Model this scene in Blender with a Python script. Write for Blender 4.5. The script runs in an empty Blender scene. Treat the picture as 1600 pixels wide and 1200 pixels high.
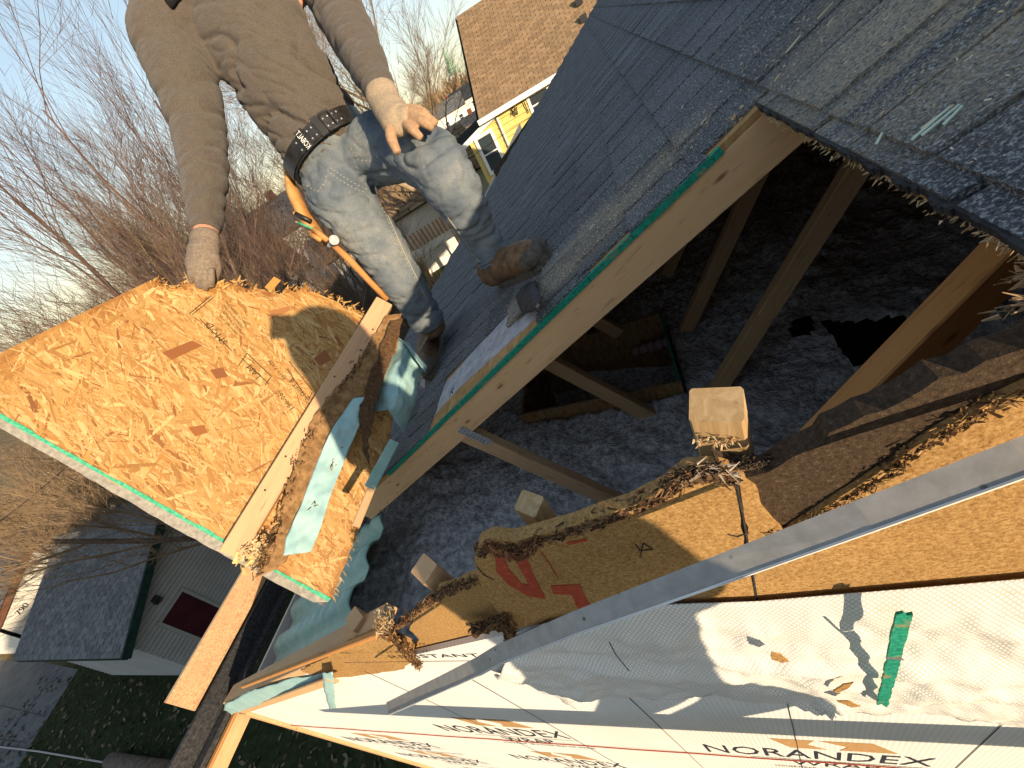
import bpy, bmesh, math, random
from mathutils import Vector, Matrix, noise
V = Vector
random.seed(7)
SC = bpy.context.scene
COL = SC.collection

# ------------------------------------------------------------------ camera
# House axes: x = along the gable wall towards the ridge, y = along the ridge into
# the house, z = up.  The lens is the origin; the lawn lies 8.6 m below it.
FOC = 642.6                                   # focal length in pixels of a 1600 px wide frame
def _basis():
    n = V((497.0, 787.0)); L = n.length; dn = n / L
    rt = V((dn.y, -dn.x))
    p = math.pi/2 - math.atan2(L, FOC)
    F = V((0, math.cos(p), -math.sin(p))); R = V((1, 0, 0)); U = V((0, math.sin(p), math.cos(p)))
    q = V((97.0, -586.0)); a = q.dot(rt); b = -q.dot(dn)
    Y = FOC*F + a*R + b*U; Y.z = 0; Y.normalize()
    X = V((Y.y, -Y.x, 0)); Z = V((0, 0, 1))
    H = lambda v: V((v.dot(X), v.dot(Y), v.dot(Z)))
    return H(F), H(R), H(U), rt, dn
FH, RH, UH, RT, DN = _basis()
R3 = RT.x*RH - DN.x*UH                        # camera right and up in house axes
U3 = -RT.y*RH + DN.y*UH
cam = bpy.data.cameras.new('camera'); camo = bpy.data.objects.new('camera', cam); COL.objects.link(camo)
cam.sensor_width = 36; cam.sensor_fit = 'HORIZONTAL'; cam.lens = 36*FOC/1600
cam.clip_start = 0.02; cam.clip_end = 6000
camo.matrix_world = Matrix((R3, U3, -FH)).transposed().to_4x4()
SC.camera = camo

# ------------------------------------------------------------------ light
SUN = V((0.706, -0.672, 0.215)).normalized()  # towards the low winter sun
world = bpy.data.worlds.new('World'); SC.world = world; world.use_nodes = True
wn = world.node_tree; wn.nodes.clear()
wo = wn.nodes.new('ShaderNodeOutputWorld'); bg = wn.nodes.new('ShaderNodeBackground')
sky = wn.nodes.new('ShaderNodeTexSky'); sky.sky_type = 'NISHITA'; sky.sun_disc = False
sky.sun_elevation = math.asin(SUN.z); sky.sun_rotation = math.atan2(SUN.x, SUN.y)
sky.air_density = 1.0; sky.dust_density = 0.6; sky.ozone_density = 1.0
tc = wn.nodes.new('ShaderNodeTexCoord'); mp = wn.nodes.new('ShaderNodeMapping'); mp.inputs['Scale'].default_value = (1.2, 1.2, 7)
nz = wn.nodes.new('ShaderNodeTexNoise'); nz.inputs['Scale'].default_value = 2.6; nz.inputs['Detail'].default_value = 7
cr = wn.nodes.new('ShaderNodeValToRGB'); cr.color_ramp.elements[0].position = 0.56; cr.color_ramp.elements[1].position = 0.90
cr.color_ramp.elements[1].color = (.30, .30, .30, 1)
mx = wn.nodes.new('ShaderNodeMixRGB'); mx.inputs['Color2'].default_value = (2.6, 2.6, 2.75, 1)
wn.links.new(tc.outputs['Generated'], mp.inputs['Vector']); wn.links.new(mp.outputs['Vector'], nz.inputs['Vector'])
sp = wn.nodes.new('ShaderNodeSeparateXYZ'); mr = wn.nodes.new('ShaderNodeMapRange'); mm = wn.nodes.new('ShaderNodeMath'); mm.operation = 'MULTIPLY'
mr.inputs[1].default_value = 0.0; mr.inputs[2].default_value = 0.06
wn.links.new(tc.outputs['Generated'], sp.inputs[0]); wn.links.new(sp.outputs[2], mr.inputs[0]); wn.links.new(mr.outputs[0], mm.inputs[1])
wn.links.new(nz.outputs['Fac'], cr.inputs['Fac']); wn.links.new(cr.outputs['Color'], mm.inputs[0]); wn.links.new(mm.outputs[0], mx.inputs['Fac'])
gm = wn.nodes.new('ShaderNodeGamma'); gm.inputs['Gamma'].default_value = 0.52     # sky tones compressed: horizon and zenith closer in brightness
hs = wn.nodes.new('ShaderNodeHueSaturation'); hs.inputs['Saturation'].default_value = 1.22; hs.inputs['Value'].default_value = 0.92
wn.links.new(sky.outputs['Color'], gm.inputs['Color']); wn.links.new(gm.outputs['Color'], hs.inputs['Color']); wn.links.new(hs.outputs['Color'], mx.inputs['Color1']); wn.links.new(mx.outputs['Color'], bg.inputs['Color'])
bg.inputs['Strength'].default_value = 0.15
wn.links.new(bg.outputs['Background'], wo.inputs['Surface'])
sl = bpy.data.lights.new('sun', 'SUN'); sl.energy = 2.5; sl.angle = math.radians(0.53); sl.color = (1.0, 0.79, 0.53)
so = bpy.data.objects.new('sun', sl); COL.objects.link(so); so.rotation_euler = SUN.to_track_quat('Z', 'Y').to_euler()
SC.view_settings.view_transform = 'Standard'; SC.view_settings.look = 'None'
SC.view_settings.exposure = 1.58; SC.view_settings.gamma = 1.0; SC.view_settings.use_curve_mapping = False

# ------------------------------------------------------------------ sight lines to real planes
def ray(x, y):
    q = V((x-800.0, y-600.0)); a = q.dot(RT); b = -q.dot(DN)
    return (FOC*FH + a*RH + b*UH).normalized()
def at(x, y, d):                              # point d metres in front of the lens
    r = ray(x, y); return r*(d/r.dot(FH))
def atx(x, y, X): r = ray(x, y); return r*(X/r.x)
def aty(x, y, Y): r = ray(x, y); return r*(Y/r.y)
def atz(x, y, Z): r = ray(x, y); return r*(Z/r.z)
S = 0.84
Z0 = -0.415*S                                 # roof surface: z = 0.5 x + Z0
RN = V((-0.4472, 0, 0.8944)); RS = V((0.8944, 0, 0.4472))
def roofz(x): return 0.5*x + Z0
def rp(x, y, h=0.0): return V((x, y, roofz(x))) + RN*h
def pr(x, y, h=0.0):                          # sight line to the roof plane, h above it
    r = ray(x, y); o = V((0, 0, Z0)) + RN*h
    return r*(o.dot(RN)/r.dot(RN))
def proj(P):
    d = P.dot(FH); a = FOC*P.dot(RH)/d; b = FOC*P.dot(UH)/d
    q = a*RT - b*DN
    return 800+q.x, 600+q.y, d

# ------------------------------------------------------------------ object helpers
def empty(name, loc=(0, 0, 0)):
    o = bpy.data.objects.new(name, None); o.location = loc; o.empty_display_size = .05; COL.objects.link(o); return o
def tag(o, label=None, cat=None, group=None, kind=None):
    if label: o['label'] = label
    if cat: o['category'] = cat
    if group: o['group'] = group
    if kind: o['kind'] = kind
    return o
def thing(name, loc, label, cat, group=None, kind=None):
    return tag(empty(name, loc), label, cat, group, kind)
def link(o, parent=None):
    COL.objects.link(o)
    if parent is not None:
        o.parent = parent; o.matrix_parent_inverse = parent.matrix_basis.inverted()
    return o
def mk(name, verts, faces, mat, parent=None, smooth=False, cols=None, origin=None):
    me = bpy.data.meshes.new(name)
    if origin is not None: verts = [V(v)-origin for v in verts]
    me.from_pydata([tuple(v) for v in verts], [], faces); me.update()
    if mat is not None: me.materials.append(mat)
    if smooth: me.polygons.foreach_set('use_smooth', [True]*len(me.polygons))
    if cols:                                   # one colour per face
        ca = me.color_attributes.new('col', 'FLOAT_COLOR', 'CORNER'); k = 0; buf = []
        for p, c in zip(me.polygons, cols): buf += [c[0], c[1], c[2], 1.0]*p.loop_total
        ca.data.foreach_set('color', buf)
    o = bpy.data.objects.new(name, me)
    link(o, parent)
    if origin is not None:
        o.location = origin
    return o
class MB:
    def __init__(s): s.v = []; s.f = []; s.c = []
    def add(s, v, f, c=None):
        b = len(s.v); s.v += [V(x) for x in v]; s.f += [tuple(i+b for i in q) for q in f]
        s.c += [c]*len(f)
    def box(s, a, b, c=None):
        x0, y0, z0 = a; x1, y1, z1 = b
        s.add([(x0,y0,z0),(x1,y0,z0),(x1,y1,z0),(x0,y1,z0),(x0,y0,z1),(x1,y0,z1),(x1,y1,z1),(x0,y1,z1)],
              [(0,3,2,1),(4,5,6,7),(0,1,5,4),(1,2,6,5),(2,3,7,6),(3,0,4,7)], c)
    def hexa(s, lo, hi, c=None):               # two quads (4 pts each)
        s.add(list(lo)+list(hi), [(0,3,2,1),(4,5,6,7),(0,1,5,4),(1,2,6,5),(2,3,7,6),(3,0,4,7)], c)
    def bar(s, p0, p1, w, t, up=V((0,0,1)), c=None, w1=None, t1=None):
        p0 = V(p0); p1 = V(p1); d = (p1-p0).normalized(); a = d.cross(up)
        if a.length < 1e-4: a = d.cross(V((1,0,0)))
        a.normalize(); b = a.cross(d)
        w1 = w if w1 is None else w1; t1 = t if t1 is None else t1
        q = lambda p, w, t: [p-a*w/2-b*t/2, p+a*w/2-b*t/2, p+a*w/2+b*t/2, p-a*w/2+b*t/2]
        s.hexa(q(p0, w, t), q(p1, w1, t1), c)
    def tube(s, pts, rad, n=6, c=None, cap=True):
        rings = []; prev = None
        for i, p in enumerate(pts):
            d = (pts[min(i+1, len(pts)-1)] - pts[max(i-1, 0)])
            d = d.normalized() if d.length > 1e-7 else V((0,0,1))
            if prev is None: a = d.orthogonal().normalized()
            else:
                a = prev - d*prev.dot(d); a = a.normalized() if a.length > 1e-5 else d.orthogonal().normalized()
            prev = a; b = d.cross(a); r = rad[i] if isinstance(rad, (list, tuple)) else rad
            rings.append([p + (a*math.cos(2*math.pi*k/n) + b*math.sin(2*math.pi*k/n))*r for k in range(n)])
        v = [x for r in rings for x in r]; f = []
        for i in range(len(rings)-1):
            for k in range(n): f.append((i*n+k, i*n+(k+1) % n, (i+1)*n+(k+1) % n, (i+1)*n+k))
        if cap: f.append(tuple(range(n))[::-1]); f.append(tuple((len(rings)-1)*n+k for k in range(n)))
        s.add(v, f, c)
    def build(s, name, mat, parent=None, smooth=False):
        cols = s.c if any(c is not None for c in s.c) else None
        return mk(name, s.v, s.f, mat, parent, smooth, cols)
def board(name, p0, p1, w, t, mat, parent=None, up=V((0,0,1)), ch=0.0025, skew0=0.0, skew1=0.0):
    """sawn timber: own local axes (x along the grain) so that the grain follows it; w across `up`, t along it"""
    p0 = V(p0); p1 = V(p1); L = (p1-p0).length; d = (p1-p0)/L
    a = d.cross(up).normalized(); b = a.cross(d)
    prof = []
    for sy, sz in ((-1,-1),(1,-1),(1,1),(-1,1)):
        cy, cz = sy*w/2, sz*t/2
        e = [(cy-sy*ch, cz), (cy, cz-sz*ch)]
        if sy*sz > 0: e = e[::-1]
        prof += e
    v = []
    for x, sk in ((0, skew0), (L, skew1)):
        for y, z in prof: v.append((x + sk*z, -y, z))
    f = [(i, i+8, (i+1) % 8+8, (i+1) % 8) for i in range(8)] + [tuple(range(8)), tuple(range(15, 7, -1))]
    me = bpy.data.meshes.new(name); me.from_pydata(v, [], f); me.update()
    me.materials.append(mat)
    o = bpy.data.objects.new(name, me); link(o, parent)
    M = Matrix((d, -a, b)).transposed().to_4x4(); M.translation = p0
    o.matrix_basis = M
    return o
def slab(name, pts, nrm, th, mat, parent=None, jag=0.0, step=None, seed=0, back=None):
    """closed sheet of thickness th behind the outline pts (in order); jag roughens the outline"""
    pts = [V(p) for p in pts]; nrm = V(nrm).normalized()
    if step:
        out = []
        for i, p in enumerate(pts):
            q = pts[(i+1) % len(pts)]; n = max(1, int((q-p).length/step))
            for k in range(n):
                c = p.lerp(q, k/n)
                j = jag if not isinstance(jag, (list, tuple)) else jag[i]
                e = (q-p).normalized().cross(nrm)
                amp = j*(noise.noise(c*38+V((seed, 0, 0))) + .6*noise.noise(c*120+V((seed, 3, 0)))) if k else 0
                out.append(c + e*amp)
        pts = out
    bm = bmesh.new()
    f = [bm.verts.new(p) for p in pts]; face = bm.faces.new(f)
    bm.normal_update()
    if face.normal.dot(nrm) < 0: face.normal_flip()
    r = bmesh.ops.extrude_face_region(bm, geom=[face])
    for g in r['geom']:
        if isinstance(g, bmesh.types.BMVert): g.co -= nrm*th
    bm.normal_update()
    bmesh.ops.triangulate(bm, faces=[x for x in bm.faces if len(x.verts) > 4])
    bmesh.ops.recalc_face_normals(bm, faces=bm.faces)
    me = bpy.data.meshes.new(name); bm.to_mesh(me); bm.free(); me.materials.append(mat)
    o = bpy.data.objects.new(name, me); return link(o, parent)
def copy_tree(o, parent=None):
    c = o.copy(); COL.objects.link(c); c.parent = parent
    for ch in o.children: copy_tree(ch, c)
    return c

# ------------------------------------------------------------------ materials
class NT:
    def __init__(s, name, rough=.8, spec=.3):
        s.m = bpy.data.materials.new(name); s.m.use_nodes = True; s.t = s.m.node_tree; s.N = s.t.nodes
        s.b = s.N['Principled BSDF']; s.b.inputs['Roughness'].default_value = rough
        s.b.inputs['Specular IOR Level'].default_value = spec
    def n(s, t, **k):
        x = s.N.new(t)
        for a, b in k.items(): setattr(x, a, b)
        return x
    def l(s, a, b): s.t.links.new(a, b)
    def coord(s, kind='Object', scale=(1,1,1), rot=(0,0,0)):
        if kind == 'Position': src = s.n('ShaderNodeNewGeometry').outputs['Position']
        else: src = s.n('ShaderNodeTexCoord').outputs[kind]
        mp = s.n('ShaderNodeMapping'); mp.inputs['Scale'].default_value = scale; mp.inputs['Rotation'].default_value = rot
        s.l(src, mp.inputs['Vector']); return mp.outputs['Vector']
    def noise(s, vec, scale, detail=4, rough=.6, dist=0):
        x = s.n('ShaderNodeTexNoise'); x.inputs['Scale'].default_value = scale; x.inputs['Detail'].default_value = detail
        x.inputs['Roughness'].default_value = rough; x.inputs['Distortion'].default_value = dist
        s.l(vec, x.inputs['Vector']); return x.outputs['Fac']
    def vor(s, vec, scale, feat='F1'):
        x = s.n('ShaderNodeTexVoronoi', feature=feat); x.inputs['Scale'].default_value = scale; s.l(vec, x.inputs['Vector'])
        return x.outputs['Distance']
    def ramp(s, fac, stops):
        r = s.n('ShaderNodeValToRGB'); e = r.color_ramp.elements
        while len(e) < len(stops): e.new(.5)
        for q, (p, c) in zip(e, stops): q.position = p; q.color = (c[0], c[1], c[2], 1) if isinstance(c, (tuple, list)) else (c, c, c, 1)
        s.l(fac, r.inputs['Fac']); return r.outputs['Color']
    def mix(s, fac, a, b, mode='MIX'):
        x = s.n('ShaderNodeMixRGB', blend_type=mode)
        for v, i in ((fac, 'Fac'), (a, 'Color1'), (b, 'Color2')):
            if isinstance(v, (int, float)): x.inputs[i].default_value = v if i == 'Fac' else (v, v, v, 1)
            elif isinstance(v, (tuple, list)): x.inputs[i].default_value = (v[0], v[1], v[2], 1)
            else: s.l(v, x.inputs[i])
        return x.outputs['Color']
    def math(s, op, a, b=None):
        x = s.n('ShaderNodeMath', operation=op)
        for v, i in ((a, 0), (b, 1)):
            if v is None: continue
            if isinstance(v, (int, float)): x.inputs[i].default_value = v
            else: s.l(v, x.inputs[i])
        return x.outputs[0]
    def attr(s, name='col'):
        return s.n('ShaderNodeAttribute', attribute_name=name).outputs['Color']
    def rand(s): return s.n('ShaderNodeObjectInfo').outputs['Random']
    def col(s, c):
        if isinstance(c, (tuple, list)): s.b.inputs['Base Color'].default_value = (c[0], c[1], c[2], 1)
        else: s.l(c, s.b.inputs['Base Color'])
    def bump(s, h, strength=.5, dist=.01):
        x = s.n('ShaderNodeBump'); x.inputs['Strength'].default_value = strength; x.inputs['Distance'].default_value = dist
        s.l(h, x.inputs['Height']); s.l(x.outputs['Normal'], s.b.inputs['Normal'])
    def set(s, k, v): s.b.inputs[k].default_value = v
M = {}
def simple(name, c1, c2, scale, rough=.85, bump=.3, bd=.004, kind='Object', detail=5, sc3=(1,1,1), spec=.2, lo=.35, hi=.68):
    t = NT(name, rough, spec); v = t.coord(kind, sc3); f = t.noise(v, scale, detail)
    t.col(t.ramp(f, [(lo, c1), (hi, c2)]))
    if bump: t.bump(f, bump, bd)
    M[name] = t.m; return t
def wood(name, c1, c2, dark, sx=2.2, sy=34, rough=.72, knots=True, tint=None):
    t = NT(name, rough, .25); v = t.coord('Object', (sx, sy, sy))
    g = t.noise(v, 1.0, 6, .65, 1.2)
    big = t.noise(t.coord('Object', (1.2, 6, 6)), 1.6, 3)
    c = t.ramp(g, [(.30, c1), (.55, c2), (.75, c1)])
    c = t.mix(t.math('MULTIPLY', big, .7), c, tint or c2)
    if knots:
        k = t.vor(t.coord('Object', (7, 22, 22)), 1.0)
        kr = t.ramp(k, [(.05, .9), (.13, 0.0)])
        c = t.mix(kr, c, dark)
    sp = t.ramp(t.noise(t.coord('Object', (14, 90, 90)), 1.0, 2), [(.30, .75), (.38, 0)])
    c = t.mix(t.math('MULTIPLY', sp, .45), c, dark)
    c = t.mix(.35, c, t.ramp(t.noise(t.coord('Object', (1.5, 9, 9)), 1.0, 3), [(.3, (.75, .72, .7)), (.7, (1.1, 1.08, 1.05))]), 'MULTIPLY')
    t.col(c); t.bump(g, .35, .0015); M[name] = t.m; return t
wood('new_pine', (.80, .53, .30), (.70, .43, .215), (.22, .11, .05))
wood('aged_pine', (.64, .43, .245), (.55, .345, .18), (.17, .09, .045))
wood('red_board', (.50, .24, .12), (.58, .36, .20), (.22, .09, .04), knots=False)
wood('orange_pine', (.56, .30, .11), (.48, .22, .07), (.2, .08, .03))
wood('pale_pine', (.60, .44, .25), (.40, .26, .125), (.16, .08, .035), sx=9, sy=60)
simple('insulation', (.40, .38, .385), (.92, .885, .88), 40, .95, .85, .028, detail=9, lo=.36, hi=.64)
t = NT('shingle', .88, .18)
P = t.coord('Position'); ra = t.rand()
gr = t.noise(P, 300, 2, .8)
base = t.ramp(gr, [(.32, (.032, .034, .037)), (.52, (.098, .102, .108)), (.66, (.36, .36, .355))])
base = t.mix(.55, base, t.ramp(ra, [(0, (.72, .72, .74)), (.5, (1., 1., 1.02)), (1, (1.25, 1.25, 1.28))]), 'MULTIPLY')
base = t.mix(.5, base, t.ramp(t.noise(P, 5, 3), [(.35, (.75, .75, .78)), (.7, (1.2, 1.2, 1.2))]), 'MULTIPLY')
# sawdust caught in the granules: long streaks up the slope on the ridge side, a band along the cut edge
def blob(t, P, c, sx, sy):
    s = t.n('ShaderNodeSeparateXYZ'); t.l(P, s.inputs[0])
    dx = t.math('MULTIPLY', t.math('SUBTRACT', s.outputs[0], c[0]), 1/sx); dy = t.math('MULTIPLY', t.math('SUBTRACT', s.outputs[1], c[1]), 1/sy)
    r = t.math('ADD', t.math('MULTIPLY', dx, dx), t.math('MULTIPLY', dy, dy))
    return t.math('MAXIMUM', t.math('SUBTRACT', 1.0, r), 0.0)
st = t.ramp(t.noise(t.coord('Position', (1.1, 15, 1.1)), 2.0, 4, .55), [(.34, 0), (.56, 1)])
d1 = t.math('MULTIPLY', st, blob(t, P, (.54, .66), .42, .40))
d2 = t.math('MULTIPLY', t.ramp(t.noise(P, 9, 4), [(.35, .2), (.7, 1)]), blob(t, P, (-.20, 1.0), .42, .13))
gd = t.ramp(t.noise(P, 200, 3, .7), [(.36, 0), (.56, 1)])
dm = t.math('MULTIPLY', t.math('MINIMUM', t.math('ADD', d1, d2), 1.0), gd)
t.col(t.mix(t.math('MULTIPLY', dm, .95), base, (.46, .37, .24)))
t.bump(t.noise(P, 300, 3, .8), .7, .003); M['shingle'] = t.m
simple('deck_osb', (.34, .18, .07), (.52, .33, .14), 55, .85, .4, .002, sc3=(1, .35, 1))
simple('osb_edge', (.18, .12, .06), (.45, .36, .22), 120, .95, .9, .006)
t = NT('green_edge', .7, .2); v = t.coord('Position'); n1 = t.noise(v, 160, 4)
t.col(t.mix(t.ramp(t.noise(v, 26, 3), [(.60, 0), (.72, .75)]), t.ramp(n1, [(.3, (.005, .15, .10)), (.7, (.03, .33, .22))]), (.30, .24, .12)))
t.bump(n1, .6, .003); M['green_edge'] = t.m
t = NT('fiberboard', .95, .1); v = t.coord('Position'); n1 = t.noise(v, 230, 4, .75); n2 = t.noise(v, 9, 4)
c = t.ramp(n1, [(.28, (.17, .086, .028)), (.5, (.36, .212, .082)), (.72, (.52, .345, .155))])
t.col(t.mix(.5, c, t.ramp(n2, [(.3, (.8, .78, .75)), (.7, (1.1, 1.08, 1.05))]), 'MULTIPLY')); t.bump(n1, .5, .002); M['fiberboard'] = t.m
t = NT('fiber_torn', 1.0, .05); v = t.coord('Position'); n1 = t.noise(v, 120, 6, .75); n2 = t.noise(v, 22, 3)
c = t.ramp(n1, [(.3, (.05, .026, .014)), (.55, (.13, .072, .038)), (.75, (.26, .15, .08))])
t.col(c); t.bump(t.math('ADD', n1, n2), .9, .008); M['fiber_torn'] = t.m
t = NT('fiber_dark', 1.0, .05); v = t.coord('Position'); n1 = t.noise(v, 170, 5, .75)
t.col(t.ramp(n1, [(.3, (.035, .024, .017)), (.6, (.085, .06, .042)), (.78, (.22, .16, .11))])); t.bump(n1, .8, .004); M['fiber_dark'] = t.m
# house wrap: fine vertical ribs
t = NT('house_wrap', .55, .25); v = t.coord('Position')
w = t.n('ShaderNodeTexWave', wave_type='BANDS', bands_direction='X'); w.inputs['Scale'].default_value = 26; w.inputs['Distortion'].default_value = .25
t.l(v, w.inputs['Vector'])
c = t.ramp(t.noise(v, 3.5, 4), [(.3, (.70, .69, .66)), (.7, (.80, .79, .76))])
t.col(t.mix(t.math('MULTIPLY', t.ramp(w.outputs['Color'], [(.0, 1), (.16, 0)]), .30), c, (.42, .40, .37))); t.bump(w.outputs['Color'], .25, .002); M['house_wrap'] = t.m
# torn outer wrap: diamond mesh
t = NT('mesh_wrap', .6, .25); v = t.coord('Position')
hs = []
for s in (1, -1):
    mp = t.n('ShaderNodeMapping'); mp.inputs['Rotation'].default_value = (0, s*.62, 0); t.l(v, mp.inputs['Vector'])
    w = t.n('ShaderNodeTexWave', wave_type='BANDS', bands_direction='X'); w.inputs['Scale'].default_value = 50; w.inputs['Distortion'].default_value = .9; w.inputs['Detail Scale'].default_value = .3
    t.l(mp.outputs['Vector'], w.inputs['Vector']); hs.append(w.outputs['Color'])
g = t.math('MINIMUM', hs[0], hs[1])
c = t.ramp(g, [(.0, (.50, .475, .43)), (.28, (.76, .75, .715))])
d = t.ramp(t.noise(t.coord('Position', (1, 1, 2.2)), 11, 6, .7), [(.60, 0), (.74, .5)])
t.col(t.mix(d, c, (.50, .42, .33))); t.bump(g, .28, .002); M['mesh_wrap'] = t.m
t = NT('teal_wrap', .6, .3); v = t.coord('Position'); n1 = t.noise(v, 14, 5); n2 = t.noise(v, 300, 2)
t.col(t.mix(t.math('MULTIPLY', n2, .25), t.ramp(n1, [(.3, (.23, .40, .41)), (.7, (.30, .48, .48))]), (.50, .62, .60))); t.bump(n1, .25, .01); M['teal_wrap'] = t.m
simple('foam_vent', (.27, .43, .36), (.36, .52, .44), 20, .55, .1, .003, spec=.35)
simple('underlay', (.30, .30, .34), (.52, .52, .56), 30, .7, .5, .004, 'Position')
t = NT('galvanised', .5, .5); t.set('Metallic', .25); v = t.coord('Position'); n1 = t.noise(v, 60, 5)
c = t.ramp(n1, [(.3, (.27, .255, .235)), (.7, (.37, .35, .325))])
sp = t.ramp(t.vor(v, 60), [(.08, 1), (.16, 0)]); sp2 = t.ramp(t.noise(v, 14, 2), [(.50, 0), (.60, 1)])
t.col(t.mix(t.math('MULTIPLY', sp, sp2), c, (.04, .035, .03))); t.bump(n1, .2, .002); M['galvanised'] = t.m
simple('plate_steel', (.25, .25, .26), (.45, .45, .46), 90, .5, .3, .002, spec=.5)
simple('tar', (.018, .018, .020), (.06, .06, .065), 70, .7, .6, .004, 'Position')
simple('ink', (.018, .022, .04), (.04, .045, .06), 60, .8, 0)
simple('ink_black', (.035, .022, .012), (.07, .045, .025), 60, .8, 0)
simple('ink_red', (.30, .045, .022), (.42, .085, .045), 90, .9, .2, .002, 'Position')
simple('ink_tan', (.38, .22, .10), (.46, .28, .13), 60, .8, 0)
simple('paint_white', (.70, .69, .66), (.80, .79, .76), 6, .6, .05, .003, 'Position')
t = NT('flake', .62, .3); t.col(t.attr()); v = t.coord('Object', (1, 1, 1)); t.bump(t.noise(t.coord('Object', (40, 300, 300)), 1, 3), .3, .001); M['flake'] = t.m
t = NT('vcol', .9, .15); t.col(t.attr()); M['vcol'] = t.m
# =================================================================== the house being opened up
GZ = -8.6                                     # lawn level
YR = S                                        # near face of the first truss
YW = 0.258                                    # outer face of the gable sheathing
XE = -2.30                                    # eave line of the sheathing
XRIDGE = 2.3
XCUT = 0.225                                  # roof is cut open below this line, y < YR
YRAKE = -0.05
house = thing('house', (0, YW, GZ), 'house with opened gable roof, dark shingles and white wrapped wall, nearest the camera', 'house')
# ---- roof deck
XB = lambda y: XE if y < 3.2 else XE + (y-3.2)*(0.35-XE)/(12.1-3.2)
def prism_roof(mb, plan, h0, h1):
    lo = [rp(x, y, h0) for x, y in plan]; hi = [rp(x, y, h1) for x, y in plan]; n = len(plan)
    mb.add(lo+hi, [tuple(range(n))[::-1], tuple(range(n, 2*n))] + [(i, (i+1) % n, (i+1) % n+n, i+n) for i in range(n)])
m = MB(); prism_roof(m, [(XE, YR), (XRIDGE, YR), (XRIDGE, 13.6), (XB(13.6), 13.6), (XE, 3.2)], -.0205, -.0085)
roof = m.build('roof_slope', M['deck_osb'], house)
m = MB(); prism_roof(m, [(XCUT, YRAKE), (XRIDGE, YRAKE), (XRIDGE, YR-.001), (XCUT, YR-.001)], -.0205, -.0085)
roof2 = m.build('roof_deck_edge', M['deck_osb'], roof)
# far slope behind the ridge
m = MB(); zr = roofz(XRIDGE)
m.hexa([(XRIDGE, YRAKE, zr-.03), (2*XRIDGE-XE, YRAKE, roofz(XE)-.03), (2*XRIDGE-XE, 13.6, roofz(XE)-.03), (XRIDGE, 13.6, zr-.03)],
       [(XRIDGE, YRAKE, zr), (2*XRIDGE-XE, YRAKE, roofz(XE)), (2*XRIDGE-XE, 13.6, roofz(XE)), (XRIDGE, 13.6, zr)])
m.build('far_roof_slope', M['shingle'], house)
# ---- shingles
rnd = random.Random(3)
EXPO = 0.1466; DX = EXPO*.8944
def tab_geo(w, lift):
    """one shingle tab, local: x up the slope, y along the course, z off the roof"""
    L = EXPO+.03; g = .0034; t = .0065+lift
    b = .0015
    return ([(0, g, 0), (0, w-g, 0), (L, w-g, -.004), (L, g, -.004),
             (b, g+.001, t), (b, w-g-.001, t), (L, w-g-.001, .0005), (L, g+.001, .0005)],
            [(0,1,2,3),(4,7,6,5),(0,4,5,1),(1,5,6,2),(2,6,7,3),(3,7,4,0)])
WID = [.065, .085, .11, .14, .17]
tabm = {}
for wi, w in enumerate(WID):
    for lf in (0, 1):
        v, f = tab_geo(w, .0035*lf); me = bpy.data.meshes.new('shingle'); me.from_pydata([(a, -b, c) for a, b, c in v], [], [q[::-1] for q in f]); me.materials.append(M['shingle'])
        tabm[wi, lf] = (me, v, f)
MROOF = Matrix((RS, V((0, -1, 0)), RN)).transposed().to_4x4()   # local frame of a tab on the roof
tabs = []
k0 = int((XE+.019)/DX)-1
for k in range(k0, int((XRIDGE-.05+.019)/DX)):
    x = -.019 + k*DX
    if x < XE-.02: continue
    ystart = YRAKE if x > XCUT-.03 else YR-.004
    ymax = 13.5; y = ystart - rnd.random()*.15
    lf = rnd.randint(0, 1)
    while y < ymax:
        wi = rnd.choice((0, 1, 1, 2, 2, 3, 4)); w = WID[wi]
        y0 = max(y, ystart+rnd.random()*.006)
        keep = y0 < y+w-.03 and x > XB(y)-.02
        # torn-off strip near the cut edge, where the underlay shows
        if keep and -.90 < x < -.33 and y0 < .93 + .05*math.sin(x*23) + .05*max(0, min(1, (-x-.3)/.3)): keep = False
        if keep: tabs.append((x, y, y0, w, wi, lf))
        y += w; lf = 1-lf if rnd.random() < .8 else lf
def vis(tb):
    P = rp(tb[0]+.06, tb[2]+tb[3]/2)
    if P.dot(FH) < .05: return 0
    u, v, d = proj(P)
    return (1/d) if -40 < u < 1640 and -40 < v < 1240 else 0
xk = -.019 + int((XCUT+.019)/DX)*DX; y = YRAKE        # trimmed course along the saw cut
cuts = []
while y < YR-.01: w = rnd.choice(WID); cuts.append((xk, y, min(w, YR-.004-y))); y += w
tabs.sort(key=lambda tb: -vis(tb))
rest = MB()
for x, y, w in cuts:
    if w < .02: continue
    v, f = tab_geo(w, .0035*rnd.randint(0, 1)); a0 = (XCUT-x)/.8944
    me = bpy.data.meshes.new('shingle'); me.from_pydata([(max(a, a0), -b, c) for a, b, c in v], [], [q[::-1] for q in f]); me.materials.append(M['shingle'])
    o = bpy.data.objects.new('shingle', me); link(o, roof); Mx = MROOF.copy(); Mx.translation = rp(x, y, -.0062); o.matrix_basis = Mx
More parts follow.
